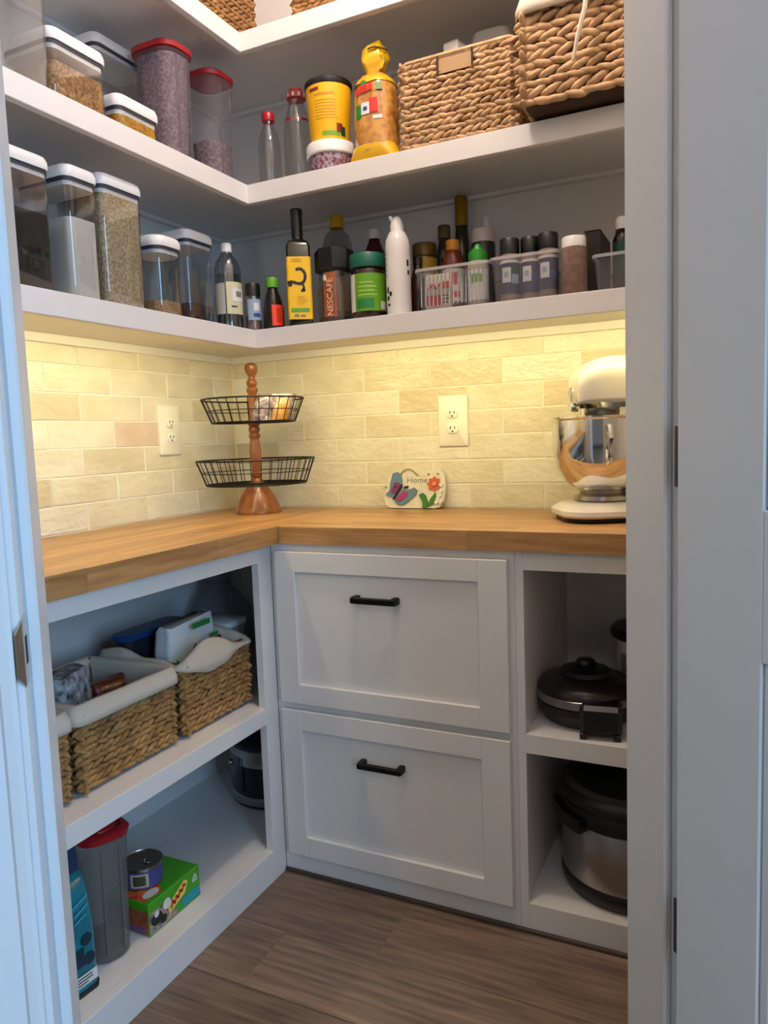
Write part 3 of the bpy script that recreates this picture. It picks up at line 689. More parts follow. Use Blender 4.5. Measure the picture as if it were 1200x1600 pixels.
bottle('vitamin_jar', 'black jar with pale printed lid at the back of the ribbed bin', 'jar', (.920, -.163, zb), [(.028, 0), (.030, .004), (.030, .175), (.028, .180)], BPLAS, [(.029, .178), (.029, .205), (.026, .211), (0, .212)], mat('grey_white_lid', '#b3aca4', .5),
       [('label', .0302, -150, -30, .05, .15, INK)], group=GI)
bottle('nozzle_bottle', 'dark bottle with white pointed nozzle behind the vitamin jar', 'bottle', (.897, -.062, z), [(.018, 0), (.0195, .005), (.0195, .19), (.014, .215)], BPLAS, [(.0135, .210), (.0135, .234), (.0085, .240), (.0065, .274), (0, .276)], LIDW, group=GI)
t = thing('seasoning_packet', 'red and white seasoning packet behind the ribs of the bin', 'packet', (.852, -.306, zb), math.radians(3), GI)
mk('pouch', loft([(0, .033, .004, .003), (.01, .034, .007, .006), (.07, .034, .006, .005), (.086, .033, .002, .0015)], 4), mat('cream_packet', '#cfc4b4', .5), t)
prints(t, 'packet_print', [R4(-.028, .010, .012, .036), R4(.012, .028, .050, .066)] + stroke([(-.024, .05), (-.012, .062), (-.004, .05), (.006, .062)], .005), L_RED, -.0078)
prints(t, 'packet_print', lines(.012, .030, [.016, .024, .032], .003, 3), INK, -.0078)
for k, (px, lab) in enumerate(((1.019, 'leftmost'), (1.064, 'middle'), (1.109, 'rightmost'))):
    bottle('supplement_jar', lab + ' of three black-lidded jars with dark blue labels in the clear bin', 'jar', (px, -.275 + .014 * (k == 1), zb), [(.019, 0), (.0222, .004), (.0222, .110), (.020, .116)], mat('clear_brown_jar', '#8a7160', .3),
           [(.0222, .114), (.0226, .117), (.0226, .146), (.0205, .149), (0, .149)], BPLAS,
           [('label', .0224, -178, -2, .022, .098, mat('navy_label', '#1c2a52', .45)), ('label>label_print', .0228, -178, -2, .092, .098, L_WHITE), ('label>label_print', .0228, -140, -85, .048, .082, L_WHITE), ('label>label_print', .0232, -125, -100, .060, .072, L_LBL), ('label>label_print', .0228, -80, -30, .045, .066, L_LBL if k == 0 else L_BLU)], group=GI)
bottle('spice_shaker', 'brown spice shaker with white lid right of the blue-label jars', 'jar', (1.1735, -.309, z), [(.026, 0), (.0285, .004), (.0285, .096), (.025, .106)], SPICE, [(.0265, .104), (.0265, .124), (.0245, .127), (0, .127)], LIDW, group=GB)
t = thing('dark_carton', 'tall dark brown carton behind the white-lidded spice shaker', 'box', (1.198, -.185, z), 0, GB)
mk('carton', box(-.012, .024, -.07, .07, 0, .148, .001), mat('dark_brown_card', '#2c1f1a', .6), t, smooth=False)
mk('carton_edge', box(-.0128, -.008, -.0708, -.066, 0, .146), mat('kraft_edge', '#8a7458', .7), t, smooth=False)
mk('top_flap', box(-.012, .024, -.07, .07, .1482, .151, .0008), INK, t, smooth=False)
bottle('syrup_pump_bottle', 'brown bottle with white cap and green label in the rightmost bin', 'bottle', (1.264, -.215, zb), [(.020, 0), (.022, .004), (.022, .125), (.015, .145), (.012, .150)], D_BRN, [(.0165, .148), (.0165, .168), (.013, .175), (0, .176)], LIDW,
       [('label', .0223, -160, -20, .05, .12, mat('bottle_green_label', '#1f4c34', .5))], group=GI)
bottle('syrup_pump_bottle', 'second small white-capped bottle at the extreme right in the bin', 'bottle', (1.318, -.235, zb), [(.018, 0), (.020, .004), (.020, .105), (.013, .122), (.011, .126)], D_BRN, [(.0145, .124), (.0145, .142), (0, .144)], LIDW,
       [('label', .0203, -160, -20, .03, .09, mat('violet_label', '#4b3a66', .5))], group=GI)

# ------------------------------------------------ middle shelf, right run
z = S2
GM = 'bottles and tubs on the middle shelf'
bottle('glass_bottle', 'shorter clear glass bottle with red screw cap at the shelf corner', 'bottle', (.366, -.268, z), [(.027, 0), (.030, .005), (.030, .115), (.026, .145), (.014, .172), (.0135, .186)], GLS, [(.0165, .182), (.017, .186), (.017, .200), (.015, .204), (0, .204)], REDL, group=GM)
bottle('swing_top_bottle', 'taller clear glass bottle with white band and red stopper', 'bottle', (.437, -.238, z), [(.034, 0), (.037, .006), (.037, .150), (.033, .185), (.022, .215), (.020, .235)], GLS, [(.021, .232), (.026, .234), (.026, .246), (.022, .248), (.018, .251), (.018, .258), (0, .260)], mat('red_white_stopper', '#b03a3c', .4),
       [('neck_band', .0262, -179, 180, .235, .245, L_WHITE), ('shoulder_band', .0336, -150, -20, .172, .178, REDL, .0330)], group=GM)
t = thing('sprinkle_jar', 'low jar of coloured sprinkles with white lid, under the yellow tub', 'jar', (.563, -.285, z), 0, GM)
mk('body', lathe([(.048, 0), (.056, .006), (.060, .030), (.060, .046)], 32), CLR, t)
mk('contents', lathe([(.044, .003), (.0535, .008), (.058, .030), (.058, .042), (0, .043)], 32), mat('coloured_sprinkles', '#8a3350', .6, col2='#c9b7bd', scale=110, detail=2, rng=(.40, .60)), t)
mk('lid', lathe([(.061, .043), (.0635, .046), (.0635, .068), (.061, .0725), (0, .0725)], 36), LIDW, t)
t = thing('yellow_tub', 'bright yellow tapered tub with dark rim standing on the sprinkle jar', 'tub', (.560, -.282, z + .0730), math.radians(24), GM)
mk('body', lathe([(.048, 0), (.049, .003), (.058, .138)], 36), mat('yellow_tub_card', '#eeb512', .45), t)
mk('lid', lathe([(.0585, .136), (.0605, .139), (.0605, .149), (.058, .152), (0, .152)], 36), mat('dark_brown_lid', '#1c1418', .4), t)
def rt(zz): return .0491 + (.009) * (zz - .003) / .135
OCH = mat('ochre_print', '#b8860e')
for k, zz in enumerate((.108, .095, .088, .081, .074, .067, .060, .053)):
    mk('label_print', cyl_patch(rt(zz), -125, -125 + (55 if k else 48) + 10 * random.random(), zz, zz + (.006 if k == 0 else .0022), .0004, 8), OCH, t)
mk('brand_mark', cyl_patch(rt(.121), -140, -112, .120, .128, .0005, 6), mat('maroon_print', '#7a1c14', .5), t)
mk('label_print', cyl_patch(rt(.018), -108, -45, .014, .024, .0005, 8), L_GRN, t)
mk('label_print', cyl_patch(rt(.026), -66, -48, .022, .046, .0009, 6), mat('maroon_print', '#7a1c14'), t)
mk('label_print', cyl_patch(rt(.022), -52, -38, .014, .036, .0012, 6), mat('black_green_print', '#12301c', .5), t)
# tied bread bag
t = thing('tostada_bag', 'yellow see-through bag of round tostadas tied at the top, beside the woven basket', 'bag', (.700, -.298, z), math.radians(4), GM)
tb = []
for zz, hx, hy in ((0, .064, .040), (.006, .063, .044), (.022, .057, .048), (.04, .053, .049), (.09, .054, .050), (.15, .053, .049), (.182, .050, .046), (.198, .040, .036), (.206, .026, .022), (.211, .021, .018)):
    tb.append((zz, hx, hy, min(hx, hy) * .92))
def wobble(vf, amp, f=90, seed=0):
    from mathutils import noise
    return [tuple(Vector(p) + amp * Vector(noise.noise_vector(Vector(p) * f + Vector((seed, seed, 0))))) for p in vf[0]], vf[1]
mk('bag_body', wobble(loft(tb, 7), .0028, 45), mat('tostada_film', '#9c6026', .25, col2='#c99444', scale=60, coat=.6, bump=.3, bscale=30), t)
mk('bag_foot', wobble(loft([(0, .067, .043, .03), (.010, .066, .048, .035), (.030, .058, .0505, .04), (.036, .0555, .0495, .04)], 7, True, False), .0035, 50, 3), mat('yellow_film', '#d2a50e', .25, coat=.6), t)
mk('bag_shoulder', wobble(loft([(.178, .052, .048, .044), (.190, .0475, .0435, .04), (.201, .036, .032, .03), (.211, .0185, .0155, .014)], 7, False, True), .002, 60, 4), mat('yellow_film', '#e0b40c'), t)
mk('bag_neck', wobble(loft([(.207, .020, .017, .013), (.216, .019, .015, .011), (.224, .026, .017, .012), (.236, .031, .020, .012), (.250, .032, .021, .012), (.262, .029, .018, .011), (.272, .025, .014, .010), (.282, .017, .008, .006)], 7), .010, 48, 5), mat('yellow_film', '#e0b40c'), t)
mk('twist_tie', tube([(.031 * math.cos(a / 10 * math.pi - 1.9), .021 * math.sin(a / 10 * math.pi - 1.9), .264 + .002 * math.sin(a)) for a in range(10)], .002), mat('brown_tie', '#5d3a14', .6), t)
def bag_patch(parent, nm, x0, x1, z0, z1, m, dy=.0012):
    V = []; nn = 6
    for k in range(nn + 1):
        x = x0 + (x1 - x0) * k / nn; yy = -.0495 * math.sqrt(max(0, 1 - (x / .062) ** 2)) - .002 - dy
        V += [(x, yy, z0), (x, yy, z1), (x, yy + .0008, z0), (x, yy + .0008, z1)]
    Fc = []
    for k in range(nn): a = 4 * k; Fc += [(a, a + 4, a + 5, a + 1), (a + 2, a + 3, a + 7, a + 6), (a, a + 2, a + 6, a + 4), (a + 1, a + 5, a + 7, a + 3)]
    return mk(nm, (V, Fc), m, parent)
bag_patch(t, 'flag_print', -.036, -.020, .098, .128, L_DGRN); bag_patch(t, 'flag_print', -.020, .002, .103, .130, L_WHITE); bag_patch(t, 'flag_print', .002, .022, .105, .138, L_RED)
bag_patch(t, 'flag_emblem', -.014, -.004, .112, .120, L_BLU, .002)
for x0, x1, a, b in ((-.036, -.026, .150, .166), (-.024, -.014, .152, .170), (-.012, -.002, .154, .170), (.000, .010, .156, .172)): bag_patch(t, 'red_lettering', x0, x1, a, b, L_RED)
bag_patch(t, 'leaf_print', -.018, -.006, .172, .180, L_DGRN); bag_patch(t, 'leaf_print', .018, .034, .155, .172, mat('grey_green_print', '#7c8a56', .5))
bag_patch(t, 'white_patch', .010, .032, .090, .098, L_WHITE)  # small white rectangle on the bag front

# ================================================================== WOVEN BASKETS
STRAW = mat('water_hyacinth_straw', '#94704a', .75, col2='#d0ab80', scale=38, bump=.3, bscale=120, rng=(.3, .7))
STRAWD = mat('darker_seagrass', '#7a532c', .75, col2='#a97e4c', scale=38, bump=.3, bscale=120, rng=(.3, .7))
STRAWL = mat('golden_seagrass', '#80582e', .75, col2='#b8894f', scale=38, bump=.3, bscale=120, rng=(.3, .7))
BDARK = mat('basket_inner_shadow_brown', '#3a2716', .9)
CLOTH = mat('unbleached_cotton', '#cdbfae', .9, bump=.3, bscale=90)
CLOTHW = mat('white_cotton', '#cfc2b0', .9, bump=.25, bscale=90)
_, BF0 = ellip(1, 1, 1, 7, 4)
BV0, _ = ellip(1, 1, 1, 7, 4)
def bead_wall(V, Fc, origin, ax, outn, length, height, rowh, pitch, seed, skip=None):
    """overlapping twisted strands laid row by row on one basket side"""
    rr = random.Random(seed); nr = max(1, int(round(height / rowh))); rowh = height / nr
    nb = max(2, int(round(length / pitch))); pt = length / nb
    for r in range(nr):
        for b in range(nb + (r % 2)):
            s = (b + .5 - .5 * (r % 2)) * pt + rr.uniform(-.12, .12) * pt; zz = (r + .5) * rowh + rr.uniform(-.08, .08) * rowh
            s = min(max(s, pt * .3), length - pt * .3)
            if skip and skip(s / length, zz / height): continue
            tilt = (.40 if r % 2 else -.16) + rr.uniform(-.12, .12); k = rr.uniform(.9, 1.12)
            ct, st = math.cos(tilt), math.sin(tilt); o = len(V)
            L, Wd, D = pt * .84 * k, rowh * .45 * k, rowh * .50
            for x, y, zc in BV0:
                a = x * L; c = zc * Wd; aa = a * ct - c * st; cc = a * st + c * ct
                p = origin + ax * (s + aa) + outn * (y * D) + Vector((0, 0, zz + cc))
                V.append(tuple(p))
            Fc += [tuple(i + o for i in q) for q in BF0]
def basket(label, loc, rz, w, d, h, rowh=.0115, pitch=.019, m=STRAW, flare=0, group='woven storage baskets', handle=False, rim=True):
    t = thing('woven_basket', label, 'basket', loc, rz, group)
    hx, hy = w / 2, d / 2; e = rowh * .5
    mk('basket_shell', cat(loft([(.002, hx - e, hy - e, .010), (h - .004, hx - e, hy - e, .010)], 3, True, False), loft([(.006, hx - e - .004, hy - e - .004, .008), (h - .004, hx - e - .004, hy - e - .004, .008)], 3, True, False)), BDARK, t)
    V, Fc = [], []; hw = h if rim else h - .008
    sk = (lambda a, b: .36 < a < .64 and b > .80) if handle else None
    bead_wall(V, Fc, Vector((-hx, -hy + e, 0)), Vector((1, 0, 0)), Vector((0, -1, 0)), w, hw, rowh, pitch, 1, sk)
    bead_wall(V, Fc, Vector((-hx + e, hy, 0)), Vector((0, -1, 0)), Vector((-1, 0, 0)), d, hw, rowh, pitch, 2)
    bead_wall(V, Fc, Vector((hx - e, -hy, 0)), Vector((0, 1, 0)), Vector((1, 0, 0)), d, hw, rowh, pitch, 3)
    bead_wall(V, Fc, Vector((hx, hy - e, 0)), Vector((-1, 0, 0)), Vector((0, 1, 0)), w, hw, rowh, pitch, 4, sk)
    mk('weave', (V, Fc), m, t, kind='stuff', ang=180)
    if rim:
        rp = [(x, y, h) for x, y in rrect(hx - e, hy - e, .014, 3)]
        mk('rim', tube(rp, rowh * .55, 6, True), m, t)
    if handle:
        mk('handle_opening', box(-w * .15, w * .15, -hy + .003, -hy + .0055, h * .80, h - .002), mat('pale_hole_backing', '#a98a66', .9), t)
        for sx in (-1, 1): mk('frame_bar', tube([(sx * w * .15, -hy - .002, h * .80), (sx * w * .15, -hy - .002, h - .002)], .0022), BDARK, t)
    return t
def liner(t, w, d, h, m, drop=.030, lift=.004, seed=0, sag=0.0, inner=.13, rad=.022):
    """cloth liner folded over the rim"""
    from mathutils import noise
    n = 14; P = rrect(w / 2, d / 2, rad, n); k = len(P)
    # densify straight runs
    D = []
    for i in range(k):
        a, b = P[i], P[(i + 1) % k]; m_ = max(1, int(math.hypot(b[0] - a[0], b[1] - a[1]) / .012))
        for j in range(m_): D.append((a[0] + (b[0] - a[0]) * j / m_, a[1] + (b[1] - a[1]) * j / m_))
    prof = [(-.020, -inner), (-.014, -.02), (-.010, lift), (-.002, lift + .008), (.006, lift + .006), (.0148, -drop * .4), (.0148, -drop), (.0110, -drop - .001)]
    V, Fc = [], []; K = len(D)
    for off, dz in prof:
        for i, (x, y) in enumerate(D):
            l = math.hypot(x, y); a, b = D[i - 1], D[(i + 1) % K]; tx, ty = b[0] - a[0], b[1] - a[1]; tl = math.hypot(tx, ty); nx, ny = ty / tl, -tx / tl
            q = Vector((x, y, 0)) * 11; nz = noise.noise(q + Vector((seed, 0, 0))); n2 = noise.noise(q * 2.2 + Vector((0, seed, 5)))
            z_ = h + dz * (1 + sag * nz * 1.5) + sag * .022 * nz * (1 if dz > -.01 else .7)
            o2 = off + .0035 * n2 * sag
            V.append((x + nx * o2, y + ny * o2, z_))
    R_ = len(prof)
    for r in range(R_ - 1):
        for i in range(K): Fc.append((r * K + i, r * K + (i + 1) % K, (r + 1) * K + (i + 1) % K, (r + 1) * K + i))
    return mk('cloth_liner', (V, Fc), m, t, ang=180)

# middle shelf baskets
basket('rectangular woven basket with handle slot on the middle shelf beside the yellow bag', (.918, -.215, S2 + .004), 0, .276, .245, .192, .0138, .024, STRAW, handle=True)
t = basket('large thick-braided basket with cloth liner overhanging the middle shelf at the right', (1.246, -.262, S2 + .006), 0, .320, .318, .205, .0178, .031, STRAW, rim=False)
liner(t, .312, .310, .205, CLOTHW, .026, .010, 4, .5)
mk('ribbon_tie', cat(tube([(-.010, -.166, .225), (-.016, -.176, .20), (-.020, -.182, .15), (-.034, -.185, .10), (-.044, -.182, .058)], [.004, .005, .005, .0045, .003], 6), tube([(-.010, -.166, .225), (.004, -.178, .212), (.018, -.176, .19), (.014, -.18, .17)], .004, 6), xf(ellip(.010, .007, .009), (-.010, -.170, .222)), tube([(-.010, -.168, .224), (-.032, -.176, .235), (-.040, -.172, .222), (-.012, -.168, .221)], .004, 6)), CLOTHW, t)
t = thing('white_carton', 'small white carton poking up out of the handled woven basket', 'box', (.890, -.240, S2 + .0075), math.radians(-12))
mk('carton', box(-.020, .020, -.03, .03, 0, .246, .002), mat('white_card', '#dcd8d4', .6), t, smooth=False)
mk('carton_flap', box(-.020, .020, -.03, .03, .2462, .248, .0008), mat('white_card', '#dcd8d4'), t, smooth=False)
t = thing('deli_tub', 'clear plastic tub upturned in the handled woven basket', 'tub', (.972, -.200, S2 + .0075), 0)
mk('body', loft([(0, .030, .030, .02), (.20, .052, .058, .02), (.215, .054, .060, .02), (.262, .044, .050, .022), (.266, .038, .044, .02)], 6), frosted('hazy_plastic', '#c4c0bc', .5), t)
mk('rim', loft([(.205, .055, .061, .02), (.215, .058, .064, .022), (.219, .055, .061, .02)], 6, False, False), frosted('hazy_plastic2', '#b5b0ac', .6), t)
# top shelf baskets
basket('woven basket on the left run of the topmost shelf', (.155, -.320, S3 + .004), RZL, .30, .24, .19, .0125, .022, STRAWD)
basket('woven basket on the right run of the topmost shelf', (.607, -.165, S3 + .004), 0, .28, .24, .19, .0125, .022, STRAWD)
# left cabinet baskets
zc = .4582
ba = basket('leftmost woven basket in the left cabinet, mostly hidden by the door jamb', (.258, -1.206, zc + .005), RZL, .264, .250, .164, .0132, .024, STRAWL, rim=False)
liner(ba, .262, .248, .164, CLOTHW, .026, .004, 9, .05, rad=.010)
bb = basket('middle woven basket with neat white liner in the left cabinet', (.258, -.916, zc + .005), RZL, .264, .250, .164, .0132, .024, STRAWL, rim=False)
liner(bb, .262, .248, .164, CLOTHW, .026, .004, 2, .05, rad=.010)
bc = basket('woven basket with slouching cotton liner in the left cabinet, nearest the corner', (.258, -.628, zc + .005), RZL, .250, .250, .170, .0132, .024, STRAWL, rim=False)
lc_ = liner(bc, .250, .248, .172, CLOTH, .032, .012, 6, .9)

# ================================================================== THINGS IN THE LEFT CABINET
def pouch(name, label, category, loc, rz, w, d, h, m, seed=1, amp=.004, tilt=(0, 0), top=.25, group=None):
    t = thing(name, label, category, loc, rz, group)
    secs = []
    for k, f in enumerate((0, .06, .25, .5, .75, .90, 1)):
        dd = d / 2 * (1 if f < .6 else 1 - (1 - top) * (f - .6) / .4); ww = w / 2 * (.94 if f == 0 else 1 - .06 * f)
        secs.append((h * f, ww, dd, min(ww, dd) * .7, tilt[0] * f, tilt[1] * f))
    o = mk('pouch', wobble(loft(secs, 6), amp, 40, seed), m, t, ang=70)
    return t, o
FILM = lambda n, a, b, s=40: mat(n, a, .3, col2=b, scale=s, coat=.5, bump=.4, bscale=35)
GBK = 'packets in the lined baskets'
bz = zc + .0125
t, o = pouch('paper_package', 'white and green crinkled package standing in the slouching cotton-lined basket', 'package', (.265, -.612, bz), RZL + .05, .185, .085, .222, mat('white_wrapper', '#dcdfe0', .35, bump=.8, bscale=45), 3, .011, (.012, 0), .55, GBK)
prints(o, 'green_print', [R4(-.02, .05, .205, .219), [(-.085, .120), (-.04, .118), (-.035, .128), (-.07, .134), (-.086, .150)], R4(.048, .082, .168, .178)], L_DGRN, -.0475)
prints(o, 'package_print', stroke([(-.02, .160), (-.012, .168), (-.004, .160), (.004, .168), (.012, .160), (.022, .168), (.032, .162)], .005), mat('slate_print', '#5b7a86', .5), -.0475)
prints(o, 'package_print', [disc(.085, .158, .009)], mat('maroon_print', '#7a1c14'), -.0475)
prints(o, 'package_print', stroke([(-.02, .135), (0, .140), (.02, .133), (.05, .140)], .007), L_GRN, -.0475)
t = thing('lidded_tub', 'dark tub with a blue lid behind the green and white package', 'tub', (.172, -.628, bz), RZL, GBK)
mk('body', loft([(0, .090, .024, .02), (.01, .095, .027, .022), (  .192, .105, .030, .025)], 6), mat('smoked_plastic', '#23262e', .3), t)
mk('lid', loft([(.190, .108, .033, .028), (.198, .110, .035, .028), (.203, .106, .031, .027)], 6), mat('deep_blue_lid', '#16407a', .35), t)
pouch('snack_bag', 'grey and black printed crumpled bag in the middle lined basket', 'bag', (.285, -.985, bz), RZL + .2, .110, .07, .205, FILM('grey_black_film', '#b4b6bc', '#2c2e36', 55), 5, .007, (0, 0), .6, GBK)
pouch('snack_bag', 'red-brown shiny snack bag lying in the middle lined basket', 'bag', (.275, -.868, bz), RZL - .15, .095, .07, .150, FILM('red_brown_film', '#3e120a', '#8a3a20', 45), 6, .007, (0, .01), .5, GBK)
pouch('snack_bag', 'brown paper bag at the back of the middle lined basket', 'bag', (.185, -.925, bz), RZL, .150, .06, .165, FILM('brown_bag_film', '#6b513a', '#8d745a', 30), 7, .006, (0, 0), .5, GBK)
t = thing('glass_jug', 'large smoky glass jug in the dark back corner of the left cabinet', 'jug', (.125, -.285, zc), 0)
mk('body', lathe([(.080, 0), (.092, .012), (.094, .13), (.088, .18), (.062, .222), (.036, .246), (.033, .262)], 32), frosted('smoky_jug_glass', '#9aa0a6', .34), t)
mk('stopper', lathe([(.036, .260), (.038, .264), (.038, .285), (.034, .29), (0, .29)], 24), frosted('smoky_jug_glass', '#9aa0a6'), t)
mk('handle', tube([(.034, -.02, .252), (.062, -.036, .256), (.080, -.046, .235), (.078, -.045, .205)], .007, 8), frosted('smoky_jug_glass', '#9aa0a6'), t)
t = thing('white_tub', 'small white plastic tub between the slouching basket and the glass jug', 'tub', (.245, -.425, zc), 0)
mk('body', loft([(0, .038, .036, .014), (.178, .046, .044, .016)], 5), frosted('milky_plastic', '#b9bcc0', .7), t)
mk('lid', loft([(.176, .049, .047, .018), (.190, .050, .048, .018), (.193, .045, .043, .016)], 5), LIDW, t)

zlow = .0804
cereal_container('nearly empty frosted keeper with red lid in the lower left cabinet', (.318, -.968, zlow), RZL - .35, .098, .125, .272, mat('brown_crumbs', '#5a4636', .8, col2='#7a6450', scale=120), .018, haze=frosted('keeper_smoke', '#8d857e', .42))
t = thing('coffee_bag', 'teal blue foil bag with black base at the left of the lower cabinet', 'bag', (.345, -1.112, zlow), RZL - .1)
TEAL = mat('teal_foil', '#0e6674', .3, col2='#1a7f8e', scale=20, coat=.5, bump=.35, bscale=40)
b = mk('pouch', wobble(loft([(0, .066, .036, .010), (.012, .068, .040, .014), (.12, .068, .040, .02), (.20, .066, .032, .02), (.232, .064, .012, .008)], 6), .003, 40, 2), TEAL, t, ang=70)
mk('bag_top', wobble(loft([(.228, .064, .011, .008), (.262, .063, .006, .004), (.288, .062, .002, .0015)], 4), .003, 40, 8), mat('navy_foil', '#0f2f55', .3, coat=.5), t)
mk('bag_base', loft([(0, .069, .041, .012), (.010, .070, .0425, .014)], 5), INK, t)
prints(b, 'bag_label', [R4(.010, .060, .022, .044)], L_WHITE, -.0425); prints(b, 'bag_print', lines(.016, .052, [.026, .032, .038], .002), INK, -.0432)
prints(b, 'bag_print', [R4(.012, .035, .062, .098), disc(.042, .11, .012), disc(.046, .070, .012)], mat('dark_teal_print', '#0b2f3e', .5), -.0428)
prints(b, 'bag_print', stroke([(.02, .15), (.045, .160)], .003) + stroke([(.02, .165), (.05, .178)], .003) + stroke([(.015, .182), (.05, .196)], .003), mat('light_teal_print', '#4fa9c4', .4), -.0428)
# green snack box
t = thing('snack_box', 'green printed snack box lying flat with a tin on it in the lower left cabinet', 'box', (.325, -.8245, zlow), RZL)
GBX = mat('green_carton', '#3f9a1c', .4)
bx = mk('carton', box(-.0825, .0825, -.06, .06, 0, .0725, .0012), GBX, t, smooth=False)
y = -.0606
prints(bx, 'front_print', [R4(-.080, -.012, .003, .050), [(-.012, .003), (.005, .003), (-.012, .05)]], mat('pinkish_print', '#b89a86', .5, col2='#3a4a5a', scale=70), y)
prints(bx, 'front_print', [R4(.020, .080, .006, .026)], mat('turquoise_print', '#1791a5', .4), y - .0002)
prints(bx, 'front_print', [disc(-.060, .030, .017, .014), disc(-.040, .018, .010)], INK, y - .0004)
prints(bx, 'front_print', [disc(-.028, .045, .012), disc(-.060, .040, .007)], L_WHITE, y - .0006)
prints(bx, 'logo_print', [[(-.022, .018), (.030, .036), (.040, .060), (.028, .066), (-.006, .048), (-.026, .034)]], mat('pale_yellow_print', '#e2c95a', .4), y - .0008)
prints(bx, 'logo_lettering', stroke([(-.016, .026), (-.010, .042), (-.004, .030), (.002, .046), (.008, .036), (.014, .052), (.020, .044), (.026, .058), (.032, .052)], .005), L_RED, y - .0012)
prints(bx, 'front_print', stroke([(.058, .050), (.066, .060), (.070, .048)], .004) + [R4(.056, .072, .044, .048)], L_WHITE, y - .0004)
# end of the box facing the keeper (-x) and its top
mk('end_print', cat(box(-.0832, -.0826, -.058, .058, .003, .020), box(-.0830, -.0826, -.058, .058, .020, .056)), mat('brown_red_print', '#7c3a2a', .5, col2='#a85a3a', scale=60), bx, smooth=False)
mk('end_print', box(-.0836, -.0832, -.050, -.005, .006, .016), mat('violet_print', '#7a4a8a', .5), bx, smooth=False)
mk('top_print', prism([(-.078, -.044), (-.03, -.050), (.0, -.01), (-.01, .03), (-.05, .02), (-.078, .03)], .0726, .0731), mat('orange_print', '#d8742a', .5, col2='#c03020', scale=40), bx, smooth=False)
mk('top_print', prism(disc(-.046, -.034, .022, .012), .0731, .0735), L_WHITE, bx, smooth=False)
t = thing('food_tin', 'small round tin with purple label standing on the green snack box', 'tin', (.309, -.840, zlow + .0727 + .0012), 0)
TR, THT = .043, .046
mk('body', lathe([(TR - .0005, 0), (TR, .002), (TR, THT - .002), (TR - .0005, THT)], 36), BRSTEEL, t)
lv, lf_ = lathe([(TR + .0003, .0035), (TR + .0003, THT - .0055)], 36)
tl = mk('label', (lv, lf_[:-2]), mat('purple_blue_label', '#4a4a86', .45), t)
mk('label_print', cyl_patch(TR + .0005, -82, -30, .007, .037, .0004, 8), mat('cream_ring_print', '#c2b48c', .5), tl)
mk('label_print', cyl_patch(TR + .0009, -74, -38, .011, .033, .0004, 8), mat('olive_print', '#4a4630', .5), tl)
mk('tin_lid', lathe([(TR + .0005, THT - .001), (TR + .0014, THT - .0005), (TR + .0014, THT + .0025), (TR, THT + .003), (TR - .001, THT + .001), (TR - .006, THT + .0005), (0, THT + .0005)], 36), BRSTEEL, t)
mk('pull_ring', tube([(.014 + .010 * math.cos(k / 12 * 2 * math.pi), .007 * math.sin(k / 12 * 2 * math.pi), THT + .0025) for k in range(12)], .001, 5, True), BRSTEEL, t)
# cooker at the back
t = thing('slow_cooker', 'black and silver slow cooker at the back of the lower left cabinet', 'cooker', (.262, -.243, zlow), math.radians(-40))
mk('foot_ring', lathe([(.105, 0), (.125, .004), (.128, .016), (.122, .022)], 40), BPLAS, t)
mk('base_band', lathe([(.1285, .012), (.1295, .016), (.1295, .034), (.126, .038)], 40), BRSTEEL, t)
mk('body', lathe([(.122, .020), (.1275, .036), (.128, .125), (.125, .150)], 40), BPLAS, t)
mk('top_band', lathe([(.126, .122), (.1305, .126), (.1305, .168), (.127, .174)], 40), BRSTEEL, t)
mk('lid', lathe([(.128, .172), (.130, .176), (.128, .186), (.095, .215), (.03, .228), (0, .229)], 40), BPLAS, t)
mk('lid_knob', lathe([(.018, .226), (.022, .245), (.018, .252), (0, .253)], 20), BPLAS, t)
cp = mk('control_panel', cyl_patch(.1285, -110, -60, .050, .150, .002, 10), mat('panel_black', '#101216', .25), t)
mk('dial', xf(lathe([(.009, 0), (.009, .006), (0, .007)], 20), (0, -.1305, .118), (math.radians(90), 0, 0)), BRSTEEL, cp)
for sx in (-1, 1): mk('side_handle', box(sx * .124, sx * .150, -.03, .03, .135, .152, .004), BPLAS, t, smooth=False)

# ================================================================== APPLIANCES IN THE RIGHT CABINET
t = thing('waffle_maker', 'round black waffle maker with steel band on the upper level of the right cabinet', 'waffle maker', (1.192, -.318, .4632), math.radians(8))
DKB = mat('dark_bronze_plastic', '#1b1412', .3)
mk('base', lathe([(.085, 0), (.095, .006), (.100, .020), (.104, .030)], 44), BPLAS, t)
mk('lower_plate', lathe([(.104, .030), (.110, .034), (.110, .047), (.107, .049)], 44), DKB, t)
mk('steel_band', lathe([(.1095, .049), (.1115, .051), (.1115, .068), (.109, .070)], 44), BRSTEEL, t)
ld = mk('lid', lathe([(.110, .070), (.109, .078), (.098, .092), (.070, .100), (.0, .102)], 44), DKB, t)
mk('lid_disc', lathe([(.052, .098), (.056, .104), (.054, .114), (.030, .118), (.0, .119)], 32), BPLAS, ld)
mk('lid_knob', lathe([(.022, .116), (.024, .128), (.018, .136), (0, .138)], 24), BPLAS, ld)
mk('handle', box(-.008, .080, -.142, -.078, .010, .074, .009), BPLAS, t, smooth=False)
for fx in (-.008, .062): mk('foot', box(fx, fx + .015, -.140, -.125, 0, .014, .002), BPLAS, t, smooth=False)
t = thing('rice_cooker', 'white canister appliance with black lid behind the waffle maker', 'cooker', (1.322, -.165, .4632), 0)
mk('body', lathe([(.070, 0), (.080, .010), (.084, .09), (.082, .150), (.078, .158)], 40), mat('white_enamel', '#cfc9c6', .3), t)
mk('lid', lathe([(.090, .160), (.097, .164), (.098, .176), (.090, .186), (.05, .192), (0, .193)], 40), BPLAS, t)
